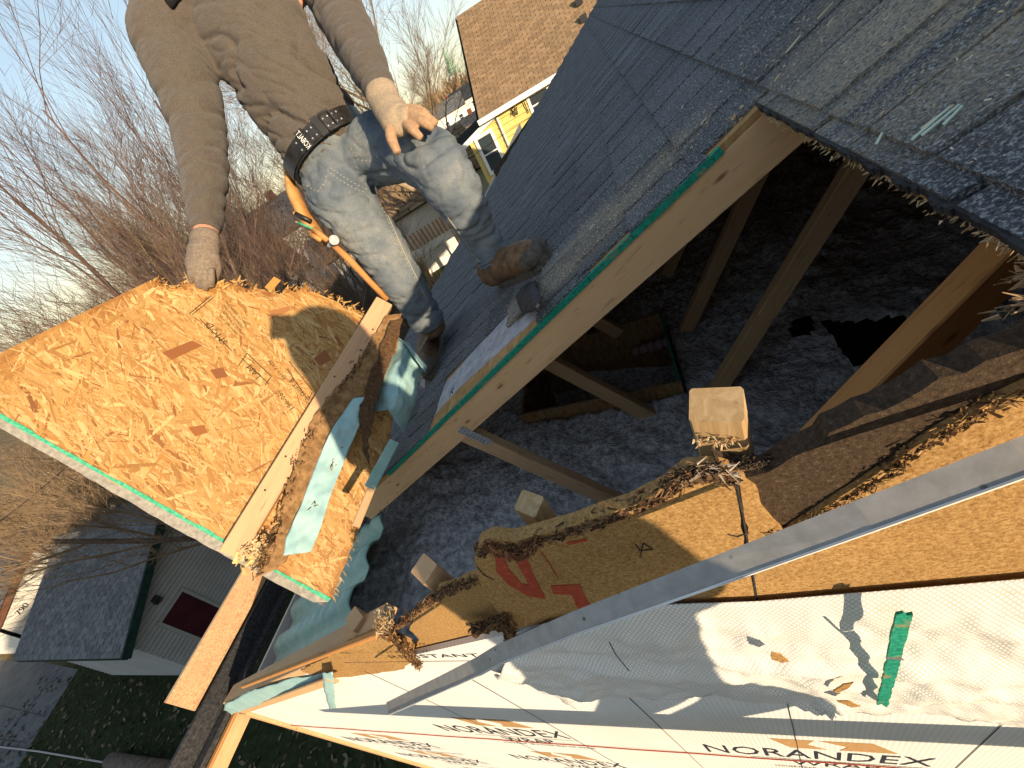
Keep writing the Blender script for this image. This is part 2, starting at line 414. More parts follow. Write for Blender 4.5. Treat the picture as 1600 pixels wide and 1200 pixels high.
for i, (x, y, y0, w, wi, lf) in enumerate(tabs):
    me, v, f = tabm[wi, lf]
    if y0 > y+.004 or i >= 270:
        vv = [(a, max(b, y0-y), c) for a, b, c in v]
    else: vv = None
    o3 = rp(x, y, -.006+rnd.random()*.0012)
    if i < 270:
        if vv is not None:
            m2 = bpy.data.meshes.new('shingle'); m2.from_pydata([(a, -b, c) for a, b, c in vv], [], [q[::-1] for q in f]); m2.materials.append(M['shingle']); me = m2
        o = bpy.data.objects.new('shingle', me); link(o, roof)
        Mx = MROOF.copy(); Mx.translation = o3; o.matrix_basis = Mx
    else:
        rest.add([o3 + RS*a + V((0, 1, 0))*b + RN*c for a, b, c in vv], f)
tag(rest.build('shingle_field', M['shingle'], roof), kind='stuff')
# ---- underlay strip laid bare by the torn shingles
out = [pr(*q, -.0075) for q in [(640, 690), (715, 608), (790, 540), (868, 470), (905, 428), (862, 462), (836, 470), (800, 486), (790, 456), (768, 490), (745, 520), (738, 545), (722, 570), (698, 596), (668, 640), (650, 668)]]
_up = slab('underlay_paper', out, RN, .001, M['underlay'], roof, jag=.006, step=.02, seed=4)
for body, uv in (('R', (700, 622)), ('U', (672, 655)), ('L', (840, 478))):
    cu = bpy.data.curves.new('x', 'FONT'); cu.body = body; tmp = bpy.data.objects.new('x', cu); COL.objects.link(tmp)
    me = bpy.data.meshes.new_from_object(tmp.evaluated_get(bpy.context.evaluated_depsgraph_get())); COL.objects.unlink(tmp); bpy.data.objects.remove(tmp)
    p = pr(*uv, -.0068)
    for v in me.vertices: v.co = p + RS*v.co.x*.055 + V((0, 1, 0))*v.co.y*.055
    me.materials.append(M['ink']); link(bpy.data.objects.new('printed_letter', me), roof)
# ---- green painted sheathing edge along the cut, broken at its upper end
xs = [-1.06, -.80, -.62, -.35, -.13, -.02, .16]
for i in range(len(xs)-1):
    m = MB(); j0 = rnd.uniform(-.0012, .0012)
    m.hexa([rp(xs[i], YR-.006+j0, -.0215), rp(xs[i+1]-.0015, YR-.006+j0, -.0215), rp(xs[i+1]-.0015, YR+.004, -.0215), rp(xs[i], YR+.004, -.0215)],
           [rp(xs[i], YR-.006+j0, -.0075), rp(xs[i+1]-.0015, YR-.006+j0, -.0075), rp(xs[i+1]-.0015, YR+.004, -.0075), rp(xs[i], YR+.004, -.0075)])
    m.build('green_sheathing_edge', M['green_edge'], roof)
def splinters(mb, p, d, n, L, spread, w=.003, cols=((.55, .40, .22),), r=rnd):
    """fan of split wood fibres at p pointing along d"""
    d = V(d).normalized()
    for _ in range(n):
        o = V(p) + V((r.gauss(0, 1), r.gauss(0, 1), r.gauss(0, 1)))*spread
        dd = (d + V((r.gauss(0, 1), r.gauss(0, 1), r.gauss(0, 1)))*.45).normalized()
        l = L*r.uniform(.4, 1.2); ww = w*r.uniform(.5, 1.6)
        mb.bar(o, o+dd*l, ww, ww*.4, up=V((r.random(), r.random(), r.random())), c=r.choice(cols), w1=ww*.3, t1=ww*.15)
PALE = ((.60, .44, .25), (.52, .36, .19), (.66, .52, .33), (.42, .27, .13))
BRN = ((.10, .055, .03), (.16, .09, .045), (.06, .035, .02), (.22, .13, .065))
m = MB()
for i in range(150):                          # frayed lower edge of the cut deck
    y = .30 + i*.0037; p = rp(XCUT, y, -.015)
    splinters(m, p, (-1, rnd.uniform(-.4, .4), -.5), 3, .006, .003, .0016, PALE)
for i in range(9): splinters(m, pr(1168, 183, -.02)+V((rnd.uniform(-.02,.02), 0, 0)), (-.3, -1, .4), 5, .02, .006, .004, PALE)
m.build('frayed_deck_edge', M['vcol'], roof)
# granule-coated edge of the old shingle layers along the cut
m = MB(); n = 60
for i in range(n):
    y0 = .28 + i*.0095; j = .004*noise.noise(V((i*.35, 1, 2)))
    m.hexa([rp(XCUT-.004+j, y0, -.0085), rp(XCUT+.004, y0, -.0085), rp(XCUT+.004, y0+.0095, -.0085), rp(XCUT-.004+j, y0+.0095, -.0085)],
           [rp(XCUT-.003+j, y0, -.001), rp(XCUT+.004, y0, -.001), rp(XCUT+.004, y0+.0095, -.001), rp(XCUT-.003+j, y0+.0095, -.001)])
m.build('cut_shingle_edge', M['tar'], roof)
# ---- trusses: top chord, webs, plates
CH = .089; CT = .038
def chord(y, x0, x1, parent, mat='aged_pine'):
    h = -.022-CH/2
    return board('top_chord', rp(x0, y+CT/2, h), rp(x1, y+CT/2, h), CT, CH, M[mat], parent, up=RN)
def web(parent, p0, p1, mat='aged_pine', w=.038, t=.089):
    p0 = V(p0); p1 = V(p1)
    return board('web', p0, p1, w, t, M[mat], parent, up=V((0, 1, 0)).cross((p1-p0).normalized()))
tr = empty('truss', (0, YR, -1.6)); tr.parent = house; tr.matrix_parent_inverse = house.matrix_basis.inverted()
chord(YR, -1.39, 1.2, tr, 'new_pine')
a = aty(728, 676, YR+.02); b = aty(985, 792, YR+.02)
web(tr, a, a+(b-a)*1.12, 'aged_pine', .036, .062)
pl = MB(); c = aty(742, 681, YR-.002); d = (b-a).normalized(); e = V((0, 1, 0)).cross(d)
pl.hexa([c-d*.055-e*.016, c+d*.055-e*.016, c+d*.055+e*.016, c-d*.055+e*.016], [q+V((0, -.0015, 0)) for q in (c-d*.055-e*.016, c+d*.055-e*.016, c+d*.055+e*.016, c-d*.055+e*.016)])
plate = pl.build('connector_plate', M['plate_steel'], tr)
pt = MB()
for i in range(9):
    for j in range(3):
        q = c + d*(-.048+i*.012) + e*(-.010+j*.010) + V((0, -.0016, 0))
        pt.hexa([q-d*.003-e*.001, q+d*.003-e*.001, q+d*.003+e*.001, q-d*.003+e*.001], [q-d*.002-e*.0005+V((0,-.0009,0)), q+d*.002-e*.0005+V((0,-.0009,0)), q+d*.002+e*.0005+V((0,-.0009,0)), q-d*.002+e*.0005+V((0,-.0009,0))])
pt.build('plate_tooth', M['tar'], plate)
for i, (y, segs) in enumerate([
    (YR+.45, [((1375, 205), (1108, 628)), ((835, 553), (1018, 650))]),
    (YR+.90, [((1215, 205), (1072, 515)), ((905, 485), (968, 520))]),
    (YR+1.36, [((1085, 330), (1041, 428))])]):
    t2 = empty('truss', (0, y, -1.6)); t2.parent = house; t2.matrix_parent_inverse = house.matrix_basis.inverted()
    chord(y, XE+.1, XRIDGE, t2)
    for (u0, v0), (u1, v1) in segs: web(t2, aty(u0, v0, y), aty(u1, v1, y), 'aged_pine', .038, .062)
for y in (2.7, 3.2):
    t2 = empty('truss', (0, y, -1.6)); t2.parent = house; t2.matrix_parent_inverse = house.matrix_basis.inverted(); chord(y, XE+.1, XRIDGE, t2)
# gable brace on the right
br = empty('gable_brace', (0, .42, -1.2)); br.parent = house; br.matrix_parent_inverse = house.matrix_basis.inverted()
a = at(1262, 712, .62); b = at(1600, 375, .50)
bd0 = (b-a).normalized(); up0 = -((a+b)/2).normalized(); up0 = (up0-bd0*up0.dot(bd0)).normalized()
board('brace_timber', a-(b-a)*.3, b+(b-a)*.25, .042, .050, M['orange_pine'], br, up=Matrix.Rotation(math.radians(-40), 3, bd0) @ up0)
# ---- gable wall framing stubs left standing behind the sheathing
stubs = empty('wall_frame', (0, YW+.05, -1)); stubs.parent = house; stubs.matrix_parent_inverse = house.matrix_basis.inverted()
def stud(top, bot, w, t, yaw, mat, sk):
    up = V((math.sin(yaw), math.cos(yaw), 0))
    return board('stud', bot, top, w, t, M[mat], stubs, up=up, skew1=sk)
YS = YW+.055
for (u, v), w, t, mat, yaw, sk in [((1118, 632), .050, .032, 'pale_pine', .3, .5), ((826, 786), .040, .030, 'pale_pine', .5, .2), ((662, 888), .048, .040, 'aged_pine', .6, .1), ((553, 966), .05, .036, 'aged_pine', .6, .1)]:
    p = aty(u, v, YS); stud(p, p+V((0, 0, -.5)), w, t, yaw, mat, sk)
m = MB()
for _ in range(16): splinters(m, aty(rnd.uniform(1088, 1160), 690+rnd.uniform(-6, 4), YS-.022), (rnd.uniform(-.5, .5), -1, .2), 3, .008, .002, .002, PALE)
tag(m.build('saw_splinters', M['vcol'], stubs), kind='stuff')
# ---- attic floor
def fluff(x, y): return .035*noise.noise(V((x*2.3, y*2.3, 1))) + .028*noise.noise(V((x*7, y*7, 4))) + .02*noise.noise(V((x*19, y*19, 2))) + .012*noise.noise(V((x*47, y*47, 7)))
hatch_q = [(815, 654), (1066, 602), (1034, 492), (832, 553)]
ZI = -1.36
ins = MB(); nx, ny = 250, 190; x0, x1, y0, y1 = XE+.05, 2.6, YW+.05, 4.2
hc = [atz(u, v, ZI+.05) for u, v in hatch_q]
def inside(p, poly):
    r = False; n = len(poly)
    for i in range(n):
        a, b = poly[i], poly[(i+1) % n]
        if (a.y > p.y) != (b.y > p.y) and p.x < (b.x-a.x)*(p.y-a.y)/(b.y-a.y)+a.x: r = not r
    return r
pit = [atz(u, v, ZI) for u, v in [(1288, 505), (1330, 506), (1430, 502), (1500, 500), (1440, 545), (1368, 552), (1352, 566), (1328, 562), (1312, 530), (1300, 517)]]
pit2 = [atz(u, v, ZI) for u, v in [(1241, 508), (1260, 500), (1266, 512), (1258, 530), (1240, 534)]]
vv = []
for j in range(ny):
    for i in range(nx):
        fy = (j/(ny-1))**1.25; x = x0+(x1-x0)*i/(nx-1); y = y0+(y1-y0)*fy
        z = min(ZI, roofz(x)-.25) + fluff(x, y) ; p = V((x, y, 0))
        if inside(p, hc): z = ZI-.30+.02*noise.noise(p*6)
        if inside(p, pit) or inside(p, pit2): z = ZI-.9
        vv.append((x, y, z))
ff = [(j*nx+i, j*nx+i+1, (j+1)*nx+i+1, (j+1)*nx+i) for j in range(ny-1) for i in range(nx-1)]
ff = [q for q in ff if not any(vv[i][2] < ZI-.8 for i in q)]
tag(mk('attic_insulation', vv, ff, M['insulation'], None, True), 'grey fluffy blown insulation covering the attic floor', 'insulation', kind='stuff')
# ---- hatch box in the insulation
hb = empty('hatch_box', tuple(hc[0])); hb.parent = house; hb.matrix_parent_inverse = house.matrix_basis.inverted()
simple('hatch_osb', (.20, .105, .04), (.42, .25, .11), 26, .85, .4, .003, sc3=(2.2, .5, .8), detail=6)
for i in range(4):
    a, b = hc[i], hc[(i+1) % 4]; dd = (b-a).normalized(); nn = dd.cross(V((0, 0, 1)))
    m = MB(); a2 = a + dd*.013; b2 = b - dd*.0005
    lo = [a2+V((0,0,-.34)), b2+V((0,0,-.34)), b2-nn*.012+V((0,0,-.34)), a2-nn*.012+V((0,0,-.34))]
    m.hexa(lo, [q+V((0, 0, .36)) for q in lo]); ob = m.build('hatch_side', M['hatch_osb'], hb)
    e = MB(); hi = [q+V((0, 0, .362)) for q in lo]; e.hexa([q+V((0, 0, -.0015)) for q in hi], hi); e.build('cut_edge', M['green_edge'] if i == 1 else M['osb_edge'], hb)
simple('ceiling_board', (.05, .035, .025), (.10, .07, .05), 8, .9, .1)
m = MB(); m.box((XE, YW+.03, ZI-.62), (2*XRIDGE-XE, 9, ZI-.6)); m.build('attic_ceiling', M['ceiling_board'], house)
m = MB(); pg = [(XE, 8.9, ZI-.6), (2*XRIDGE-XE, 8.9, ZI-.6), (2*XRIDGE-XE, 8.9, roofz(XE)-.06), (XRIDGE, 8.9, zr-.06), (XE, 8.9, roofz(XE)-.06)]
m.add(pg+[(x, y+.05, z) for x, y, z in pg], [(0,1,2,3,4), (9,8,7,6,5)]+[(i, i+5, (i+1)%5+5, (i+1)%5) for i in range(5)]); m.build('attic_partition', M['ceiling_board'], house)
simple('pink_batt', (.30, .17, .17), (.42, .25, .25), 20, .95, .5, .01)
c = atz(1015, 533, ZI+.0); m = MB()
for i in range(6): m.tube([c+V((-.10+.04*i, .0+.004*i, -.05)), c+V((-.06+.04*i, .01, -.04))], [.028, .03], 8)
m.build('pink_insulation', M['pink_batt'], hb, True)
# =================================================================== gable wall: wrap, fibreboard, print
rnd = random.Random(11)
NW = V((0, -1, 0))
gw = empty('gable_wall', (0, YW, GZ)); gw.parent = house; gw.matrix_parent_inverse = house.matrix_basis.inverted()
XR = 2*XRIDGE-XE
zb = aty(1300, 925, YW).z
slab('house_wrap', [(XE, YW-.003, GZ), (XR, YW-.003, GZ), (XR, YW-.003, roofz(XE)-.15), (XR-1.2, YW-.003, zb), aty(820, 985, YW-.003), aty(640, 1025, YW-.003), aty(600, 1000, YW-.003), aty(372, 1098, YW-.003), (XE, YW-.003, roofz(XE)-.16)], NW, .012, M['house_wrap'], gw)
slab('side_wall', [(XE, YW+.01, GZ), (XE, YW+.01, roofz(XE)-.13), (XE, 14, roofz(XE)-.13), (XE, 14, GZ)], (-1, 0, 0), .012, M['house_wrap'], gw)
slab('corner_trim', [(XE-.002, YW-.016, GZ), (XE+.05, YW-.016, GZ), (XE+.05, YW-.016, roofz(XE)-.14), (XE-.002, YW-.016, roofz(XE)-.14)], NW, .012, M['aged_pine'], gw)
def onw(lst, y): return [aty(u, v, y) for u, v in lst]
seam_t, seam_b = aty(1150, 741, YW), aty(1184, 938, YW)
left = onw([(1147, 742), (1122, 735), (1075, 738), (1040, 765), (985, 792), (940, 805), (900, 820), (870, 828), (840, 836), (800, 846), (770, 842), (748, 852), (742, 870), (748, 905), (760, 935), (785, 965), (800, 985), (980, 947), (1181, 938)], YW)
slab('fiberboard_sheet', left, NW, .018, M['fiberboard'], gw, jag=.004, step=.02, seed=1)
right = onw([(1185, 938), (1600, 903)], YW) + [V((XR-1.2, YW, zb)), V((XRIDGE, YW, zr-.024)), V((.42, YW, roofz(.42)-.024))] + onw([(1600, 604), (1560, 622), (1470, 672), (1400, 722), (1310, 778), (1228, 832), (1212, 818), (1190, 792), (1184, 765), (1151, 743)], YW)
slab('fiberboard_sheet', right, NW, .018, M['fiberboard'], gw, jag=[0, 0, 0, 0, 0, .005, .005, .005, .005, .005, .004, .003, .003, .003, .003], step=.02, seed=2)
mid = onw([(636, 1040), (655, 1000), (640, 985), (650, 958), (690, 925), (720, 916), (748, 905), (768, 945), (790, 968), (812, 990), (740, 1008), (680, 1026)], YW+.012)
slab('fiberboard_sheet', mid, NW, .018, M['fiberboard'], gw, jag=.005, step=.015, seed=5)
low = onw([(470, 1048), (560, 1003), (596, 988), (640, 1012), (648, 1030), (630, 1046), (560, 1056), (505, 1062)], YW-.004)
slab('fiberboard_sheet', low, NW, .018, M['fiberboard'], gw, jag=.006, step=.015, seed=6)
backl = onw([(1120, 724), (1160, 748), (1200, 738), (1260, 704), (1350, 650), (1440, 610), (1540, 564), (1600, 545), (1700, 500), (1700, 640), (1480, 720), (1300, 840), (1215, 860), (1170, 800)], YW+.006)
slab('torn_inner_layer', backl, NW, .022, M['fiber_dark'], gw, jag=.008, step=.012, seed=9)
b2 = onw([(1140, 716), (1200, 728), (1270, 692), (1350, 640), (1440, 598), (1530, 552), (1600, 530), (1700, 470), (1700, 560), (1560, 590), (1400, 680), (1250, 745), (1180, 770)], YW+.030)
slab('torn_inner_layer', b2, NW, .012, M['fiber_dark'], gw, jag=.006, step=.01, seed=12)
board('light_stop_board', (-.25, YW+.05, zb-.02), (XR-1.0, YW+.05, zb-.02), .038, .14, M['aged_pine'], gw)  # added unseen backing, stops sun leaking through the gap between the sheets
# joint and scribed lines
def stroke(name, pts, w, mat, parent, y, th=.0012):
    m = MB()
    P = [aty(u, v, y) for u, v in pts]
    for a, b in zip(P, P[1:]):
        d = (b-a).normalized(); e = d.cross(NW)
        m.hexa([a-e*w/2, b-e*w/2, b+e*w/2, a+e*w/2], [q+NW*th for q in (a-e*w/2, b-e*w/2, b+e*w/2, a+e*w/2)])
    return m.build(name, M[mat], parent)
stroke('sheet_joint', [(1149, 744), (1160, 800), (1172, 870), (1183, 938)], .0022, 'tar', gw, YW-.0004, .001)
stroke('scribed_line', [(845, 862), (858, 880), (872, 903)], .0016, 'ink_red', gw, YW-.0004, .0008)
for pts in ([(993, 850), (1000, 860), (1020, 858), (1005, 848), (1000, 870)], [(1138, 835), (1152, 838), (1170, 832)], [(745, 885), (756, 898), (772, 906)]): stroke('scribed_line', pts, .0014, 'tar', gw, YW-.0004, .0008)
# red stencilled letters on the fibreboard
def letter(pts, y=YW): return slab('stencil_letter', onw(pts, y-.0012), NW, .001, M['ink_red'], gw, jag=.0015, step=.01)
letter([(800, 862), (822, 868), (836, 905), (852, 936), (826, 932), (797, 916), (775, 893), (772, 868), (786, 866), (796, 892), (815, 912), (826, 914), (812, 888)])
letter([(860, 916), (905, 914), (926, 952), (905, 956), (893, 930), (864, 928)])
letter([(885, 848), (915, 842), (918, 846), (888, 852)])
# ---- torn fibres along the broken edge
def torn(name, path, y, n, size, mat, seed, lift=.0, colset=BRN, parent=gw):
    r = random.Random(seed); m = MB(); P = [aty(u, v, y) for u, v in path]
    seg = [(a, b, (b-a).length) for a, b in zip(P, P[1:])]; tot = sum(s[2] for s in seg)
    for i in range(n):
        t = r.random()*tot
        for a, b, l in seg:
            if t < l: break
            t -= l
        o = a.lerp(b, min(1, t/l)); d = (b-a).normalized()
        o = o + V((0, r.uniform(-1, 1)*size*.9, 0)) + d.cross(NW)*r.gauss(0, size*.45)
        dd = (d*r.choice((-1, 1)) + V((r.gauss(0, .5), r.gauss(0, .6), r.gauss(0, .5)))).normalized()
        up = V((r.gauss(0, .6), -1 + r.gauss(0, .8), r.gauss(0, .6)))
        L = size*r.uniform(.5, 1.7); w = size*r.uniform(.12, .55)
        m.bar(o-dd*L/2, o+dd*L/2, w, size*.06*r.uniform(.5, 1.6), up, r.choice(colset), w1=w*r.uniform(.1, .9))
    o = m.build(name, M['vcol'], parent); return tag(o, kind='stuff')
torn('torn_fibres', [(748, 858), (775, 846), (808, 850), (845, 838), (900, 822), (950, 805), (1000, 786), (1045, 762), (1080, 738)], YW+.004, 1300, .009, None, 1)
torn('torn_fibres', [(760, 850), (790, 862), (815, 868), (840, 842)], YW-.004, 700, .008, None, 2, colset=((.20, .085, .04), (.28, .13, .06), (.13, .06, .03)))
torn('torn_fibres', [(1052, 752), (1080, 742), (1110, 736), (1145, 748)], YW-.004, 800, .008, None, 3, colset=BRN+((.22, .17, .12),))
torn('torn_fibres', [(1150, 730), (1230, 716), (1300, 676), (1400, 622), (1500, 576), (1600, 538)], YW+.018, 4200, .0062, None, 4, colset=((.04, .028, .019), (.07, .05, .035), (.11, .08, .058)))
torn('torn_fibres', [(1200, 826), (1225, 834), (1290, 796), (1360, 752), (1430, 700), (1520, 645), (1600, 606)], YW+.002, 1100, .007, None, 5, colset=((.07, .04, .02), (.20, .11, .05), (.40, .24, .10)))
torn('torn_fibres', [(600, 985), (625, 975), (650, 955), (690, 925), (745, 905)], YW+.01, 900, .008, None, 6)
torn('torn_fibres', [(592, 985), (620, 1000), (640, 1025), (655, 1040)], YW-.01, 800, .009, None, 7, colset=BRN+((.30, .17, .07),))
torn('torn_fibres', [(735, 985), (765, 975), (790, 968), (800, 992), (790, 1022)], YW-.012, 700, .009, None, 8)
m = MB()
for _ in range(30): splinters(m, aty(598, 976, YW-.005)+V((rnd.gauss(0, .007), rnd.gauss(0, .010), rnd.gauss(0, .010))), (1, -.5, .2), 4, .016, .004, .003, PALE)
for _ in range(7): splinters(m, aty(rnd.uniform(1085, 1145), rnd.uniform(722, 750), YW-.012), (1, -.3, rnd.uniform(-.5, .5)), 2, .014, .003, .0018, ((.55, .50, .43), (.42, .36, .28)))
tag(m.build('pale_splinters', M['vcol'], gw), kind='stuff')
# frayed block of the sawn rake timber at the right edge of the opening
m = MB(); c = pr(1596, 425, -.055)
for _ in range(60): splinters(m, c+V((rnd.gauss(.02, .012), rnd.gauss(-.01, .02), rnd.gauss(0, .022))), (-1, .15, rnd.uniform(-.3, .3)), 6, .013, .004, .003, ((.40, .29, .18), (.52, .38, .24), (.33, .23, .14)))
tag(m.build('frayed_rake_timber', M['vcol'], gw), kind='stuff')
def lumpy(path, y, r, mat, seed):              # matted core of the torn edge
    P = [aty(u, v, y) for u, v in path]; pts = []
    for a, b in zip(P, P[1:]):
        n = max(2, int((b-a).length/.006)); pts += [a.lerp(b, k/n) for k in range(n)]
    m = MB(); m.tube(pts, [r*(.75+.5*noise.noise(p*60)) for p in pts], 12)
    for i, v in enumerate(m.v): m.v[i] = v + V((noise.noise(v*110+V((seed, 0, 0))), noise.noise(v*110+V((0, seed, 0))), noise.noise(v*110+V((0, 0, seed)))))*r*.8
    m.build('torn_core', M[mat], gw)
lumpy([(748, 862), (775, 850), (808, 856), (845, 842), (900, 826), (950, 809), (1000, 790), (1045, 766), (1080, 742), (1110, 738), (1140, 748)], YW+.006, .008, 'fiber_torn', 1)
lumpy([(600, 990), (630, 975), (655, 955), (692, 930), (745, 910)], YW+.016, .006, 'fiber_torn', 2)
lumpy([(1150, 730), (1230, 716), (1300, 676), (1400, 622), (1500, 576), (1620, 530)], YW+.03, .006, 'fiber_dark', 3)
lumpy([(605, 985), (625, 1002), (645, 1030)], YW-.004, .010, 'fiber_torn', 4)
lumpy([(740, 990), (765, 980), (790, 976), (796, 1015)], YW-.006, .009, 'fiber_torn', 5)
# ---- left end: plate, strips of membrane and trim
board('rake_plate', aty(362, 1086, YW+.035), aty(602, 972, YW+.035), .075, .032, M['aged_pine'], gw, up=V((-.45, .1, .9)))
board('rake_batten', aty(380, 1072, YW-.004), aty(590, 990, YW-.004), .014, .012, M['orange_pine'], gw, up=V((-.45, 0, .9)))
board('trim_strip', aty(378, 1112, YW-.012), aty(520, 1062, YW-.030), .008, .036, M['aged_pine'], gw, up=V((-.45, 0, .9)))
def sheet(name, top, bot, n, mm, mat, parent, wave=.004, seed=0, nrm=NW, bulge=0., smooth=True, th=.0008):
    """cloth-like sheet spanned between two polylines of 3-D points"""
    def samp(P, t):
        L = [(b-a).length for a, b in zip(P, P[1:])]; s = t*sum(L)
        for i, l in enumerate(L):
            if s <= l or i == len(L)-1: return P[i].lerp(P[i+1], max(0, min(1, s/l if l > 0 else 0)))
            s -= l
    v = []
    for j in range(mm+1):
        for i in range(n+1):
            a = samp(top, i/n); b = samp(bot, i/n); t = j/mm; p = a.lerp(b, t)
            q = p*9+V((seed, 0, 0))
            h = (wave if not name == 'mesh_wrap' else wave*min(1, t*5))*(noise.noise(q)*1.4+.8*noise.noise(q*2.7)+.35*noise.noise(q*7)) + bulge*math.sin(math.pi*t)
            v.append(p + nrm*h)
    f = [(j*(n+1)+i, j*(n+1)+i+1, (j+1)*(n+1)+i+1, (j+1)*(n+1)+i) for j in range(mm) for i in range(n)]
    o = mk(name, v, f, mat, parent, smooth)
    md = o.modifiers.new('thickness', 'SOLIDIFY'); md.thickness = th
    return o
sheet('membrane_strip', onw([(352, 1100), (395, 1078), (450, 1062), (510, 1052)], YW-.008), onw([(345, 1124), (372, 1112), (440, 1088), (505, 1064)], YW-.02), 24, 8, M['teal_wrap'], gw, .004, 3)
sheet('membrane_tail', onw([(503, 1053), (520, 1050)], YW-.03), onw([(514, 1110), (525, 1108)], YW-.05), 4, 14, M['teal_wrap'], gw, .006, 8)
# ---- torn outer wrap with diamond mesh, folded down over the wall
W_TOP = 1
top = onw([(800, 1000), (850, 974), (930, 959), (1000, 946), (1184, 939), (1400, 921), (1600, 904), (1750, 890)], YW-.008)
bot = onw([(772, 1052), (830, 1072), (900, 1108), (925, 1092), (1000, 1089), (1110, 1090), (1230, 1096), (1280, 1106), (1390, 1112), (1500, 1124), (1600, 1136), (1750, 1150)], YW-.008)
mw = sheet('mesh_wrap', top, bot, 170, 44, M['mesh_wrap'], gw, .009, 21, NW, .022)
for v in mw.data.vertices:                     # long folds running down to the right, a gathered pucker
    p = v.co; f = (p.z+.80+.24*(p.x+.3))*30
    v.co.y -= .006*max(0, 1-abs(f)) + .006*max(0, 1-abs(f+2.6))
    c = aty(1283, 1085, YW); d = (V((p.x, 0, p.z))-V((c.x, 0, c.z)))
    v.co.y -= .02*math.exp(-(d.length/.05)**2)*(1+.5*math.sin(math.atan2(d.z, d.x)*5))
for pts, w in (([(1205, 1020), (1222, 1024), (1233, 1034), (1222, 1036), (1206, 1031)], 1), ([(1302, 1080), (1318, 1070), (1334, 1067), (1325, 1076), (1308, 1084)], 1), ([(1308, 1096), (1325, 1096), (1345, 1104), (1330, 1106)], 1)):
    slab('rusty_tear', onw(pts, YW-.046), NW, .002, M['fiberboard'], mw, jag=.003, step=.006)
stroke('scribed_line', [(952, 1003), (962, 1022), (983, 1048)], .0014, 'tar', mw, YW-.04, .001)
# ---- print on the wrap
def text(name, body, u0, u1, v0, h, mat, parent, y=YW-.004, x=None):
    """lettering fitted between two sight lines on the wall, cap height h"""
    cu = bpy.data.curves.new(name, 'FONT'); cu.body = body; cu.resolution_u = 2
    tmp = bpy.data.objects.new(name, cu); COL.objects.link(tmp)
    dg = bpy.context.evaluated_depsgraph_get(); me = bpy.data.meshes.new_from_object(tmp.evaluated_get(dg))
    COL.objects.unlink(tmp); bpy.data.objects.remove(tmp)
    xs = [v.co.x for v in me.vertices]; ys = [v.co.y for v in me.vertices]
    a, b = (aty(*u0, y), aty(*u1, y)) if x is None else x
    sx = (b.x-a.x)/(max(xs)-min(xs)); sy = h/(max(ys)-min(ys))
    for v in me.vertices: v.co = V((a.x + (v.co.x-min(xs))*sx, y, a.z + (v.co.y-min(ys))*sy + (v.co.x-min(xs))*sx*(b.z-a.z)/(b.x-a.x)*v0))
    me.materials.append(M[mat]); o = bpy.data.objects.new(name, me); return link(o, parent)
hh = aty(1110, 1160, YW).z - aty(1106, 1171, YW).z
print('norandex', aty(1106,1171,YW), aty(1460,1197,YW), aty(700,1140,YW), aty(908,1154,YW), hh)
ZN1 = (aty(1106, 1171, YW).z + aty(1460, 1197, YW).z)/2
def logo(x0, x1, z, h):
    P = lambda *q: [V((x0+(x1-x0)*a, YW-.004, z+h*b)) for a, b in q]
    slab('tan_emblem', P((0, 1), (.36, 1), (.30, .5), (.46, 0), (.16, 0)), NW, .0006, M['ink_tan'], gw)
    slab('tan_emblem', P((.40, 1), (.80, 1), (1, 0), (.56, 0), (.62, .45)), NW, .0006, M['ink_tan'], gw)
def brand(x0, x1, z, h):
    w = x1-x0; W2 = lambda a, b, zz: (V((x0+w*a, YW-.004, zz)), V((x0+w*b, YW-.004, zz)))
    text('printed_name', 'NORANDEX', None, None, 0, h, 'ink', gw, x=W2(0, .94, z))
    text('printed_name', 'WRAP', None, None, 0, h*.62, 'ink', gw, x=W2(.38, .76, z-h*1.0))
    logo(x0+w*.32, x0+w*.80, z+h*1.25, h*.9)
    stroke2(x0+w*.2, x0+w*.96, z-h*.22, .0012)
    text('printed_small_text', 'HOUSEWRAP  AIR & WATER RESISTANT BARRIER', None, None, 0, h*.22, 'ink', gw, x=W2(.30, 1.0, z-h*1.45))
def stroke2(x0, x1, z, w, mat='ink', name='printed_line', y=YW-.004):
    m = MB(); m.box((x0, y-.0006, z-w/2), (x1, y, z+w/2)); return m.build(name, M[mat], gw)
xl0, xl1 = aty(700, 1140, YW).x, aty(908, 1154, YW).x
xr0, xr1 = aty(1106, 1171, YW).x, aty(1480, 1198, YW).x
zl = (aty(700, 1140, YW).z + aty(908, 1154, YW).z)/2
H1 = .125
brand(xr0, xr1, ZN1, H1); brand(xl0, xl1, zl, H1)
brand(xl0+.02, xl1+.03, zl-.62, H1); brand(xr0+.02, xr1+.03, ZN1-.62, H1)
for k, zz in enumerate((-2.3, -2.75, -3.3)):
    xa = -2.15+.03*k; brand(xa, xa+.62, zz, .12)
text('printed_small_text', 'RESISTANT', None, None, 0, .022, 'ink', gw, x=(V((-.80, 0, -.90)), V((-.55, 0, -.90))))
text('printed_small_text', 'INSTALL HORIZONTAL  VERTICAL OVERLAP', None, None, 0, .016, 'ink', gw, x=(V((-1.0, 0, -.86)), V((-.66, 0, -.86))))
stroke2(-.98, -.42, -.925, .0014)
rz = (aty(600, 1139, YW).z + aty(950, 1166, YW).z)/2
m = MB(); m.tube([V((XE+.01+i*.2, YW-.006-.001*(i % 2), rz)) for i in range(24)], .0020, 5); m.build('red_chalk_string', M['ink_red'], gw)
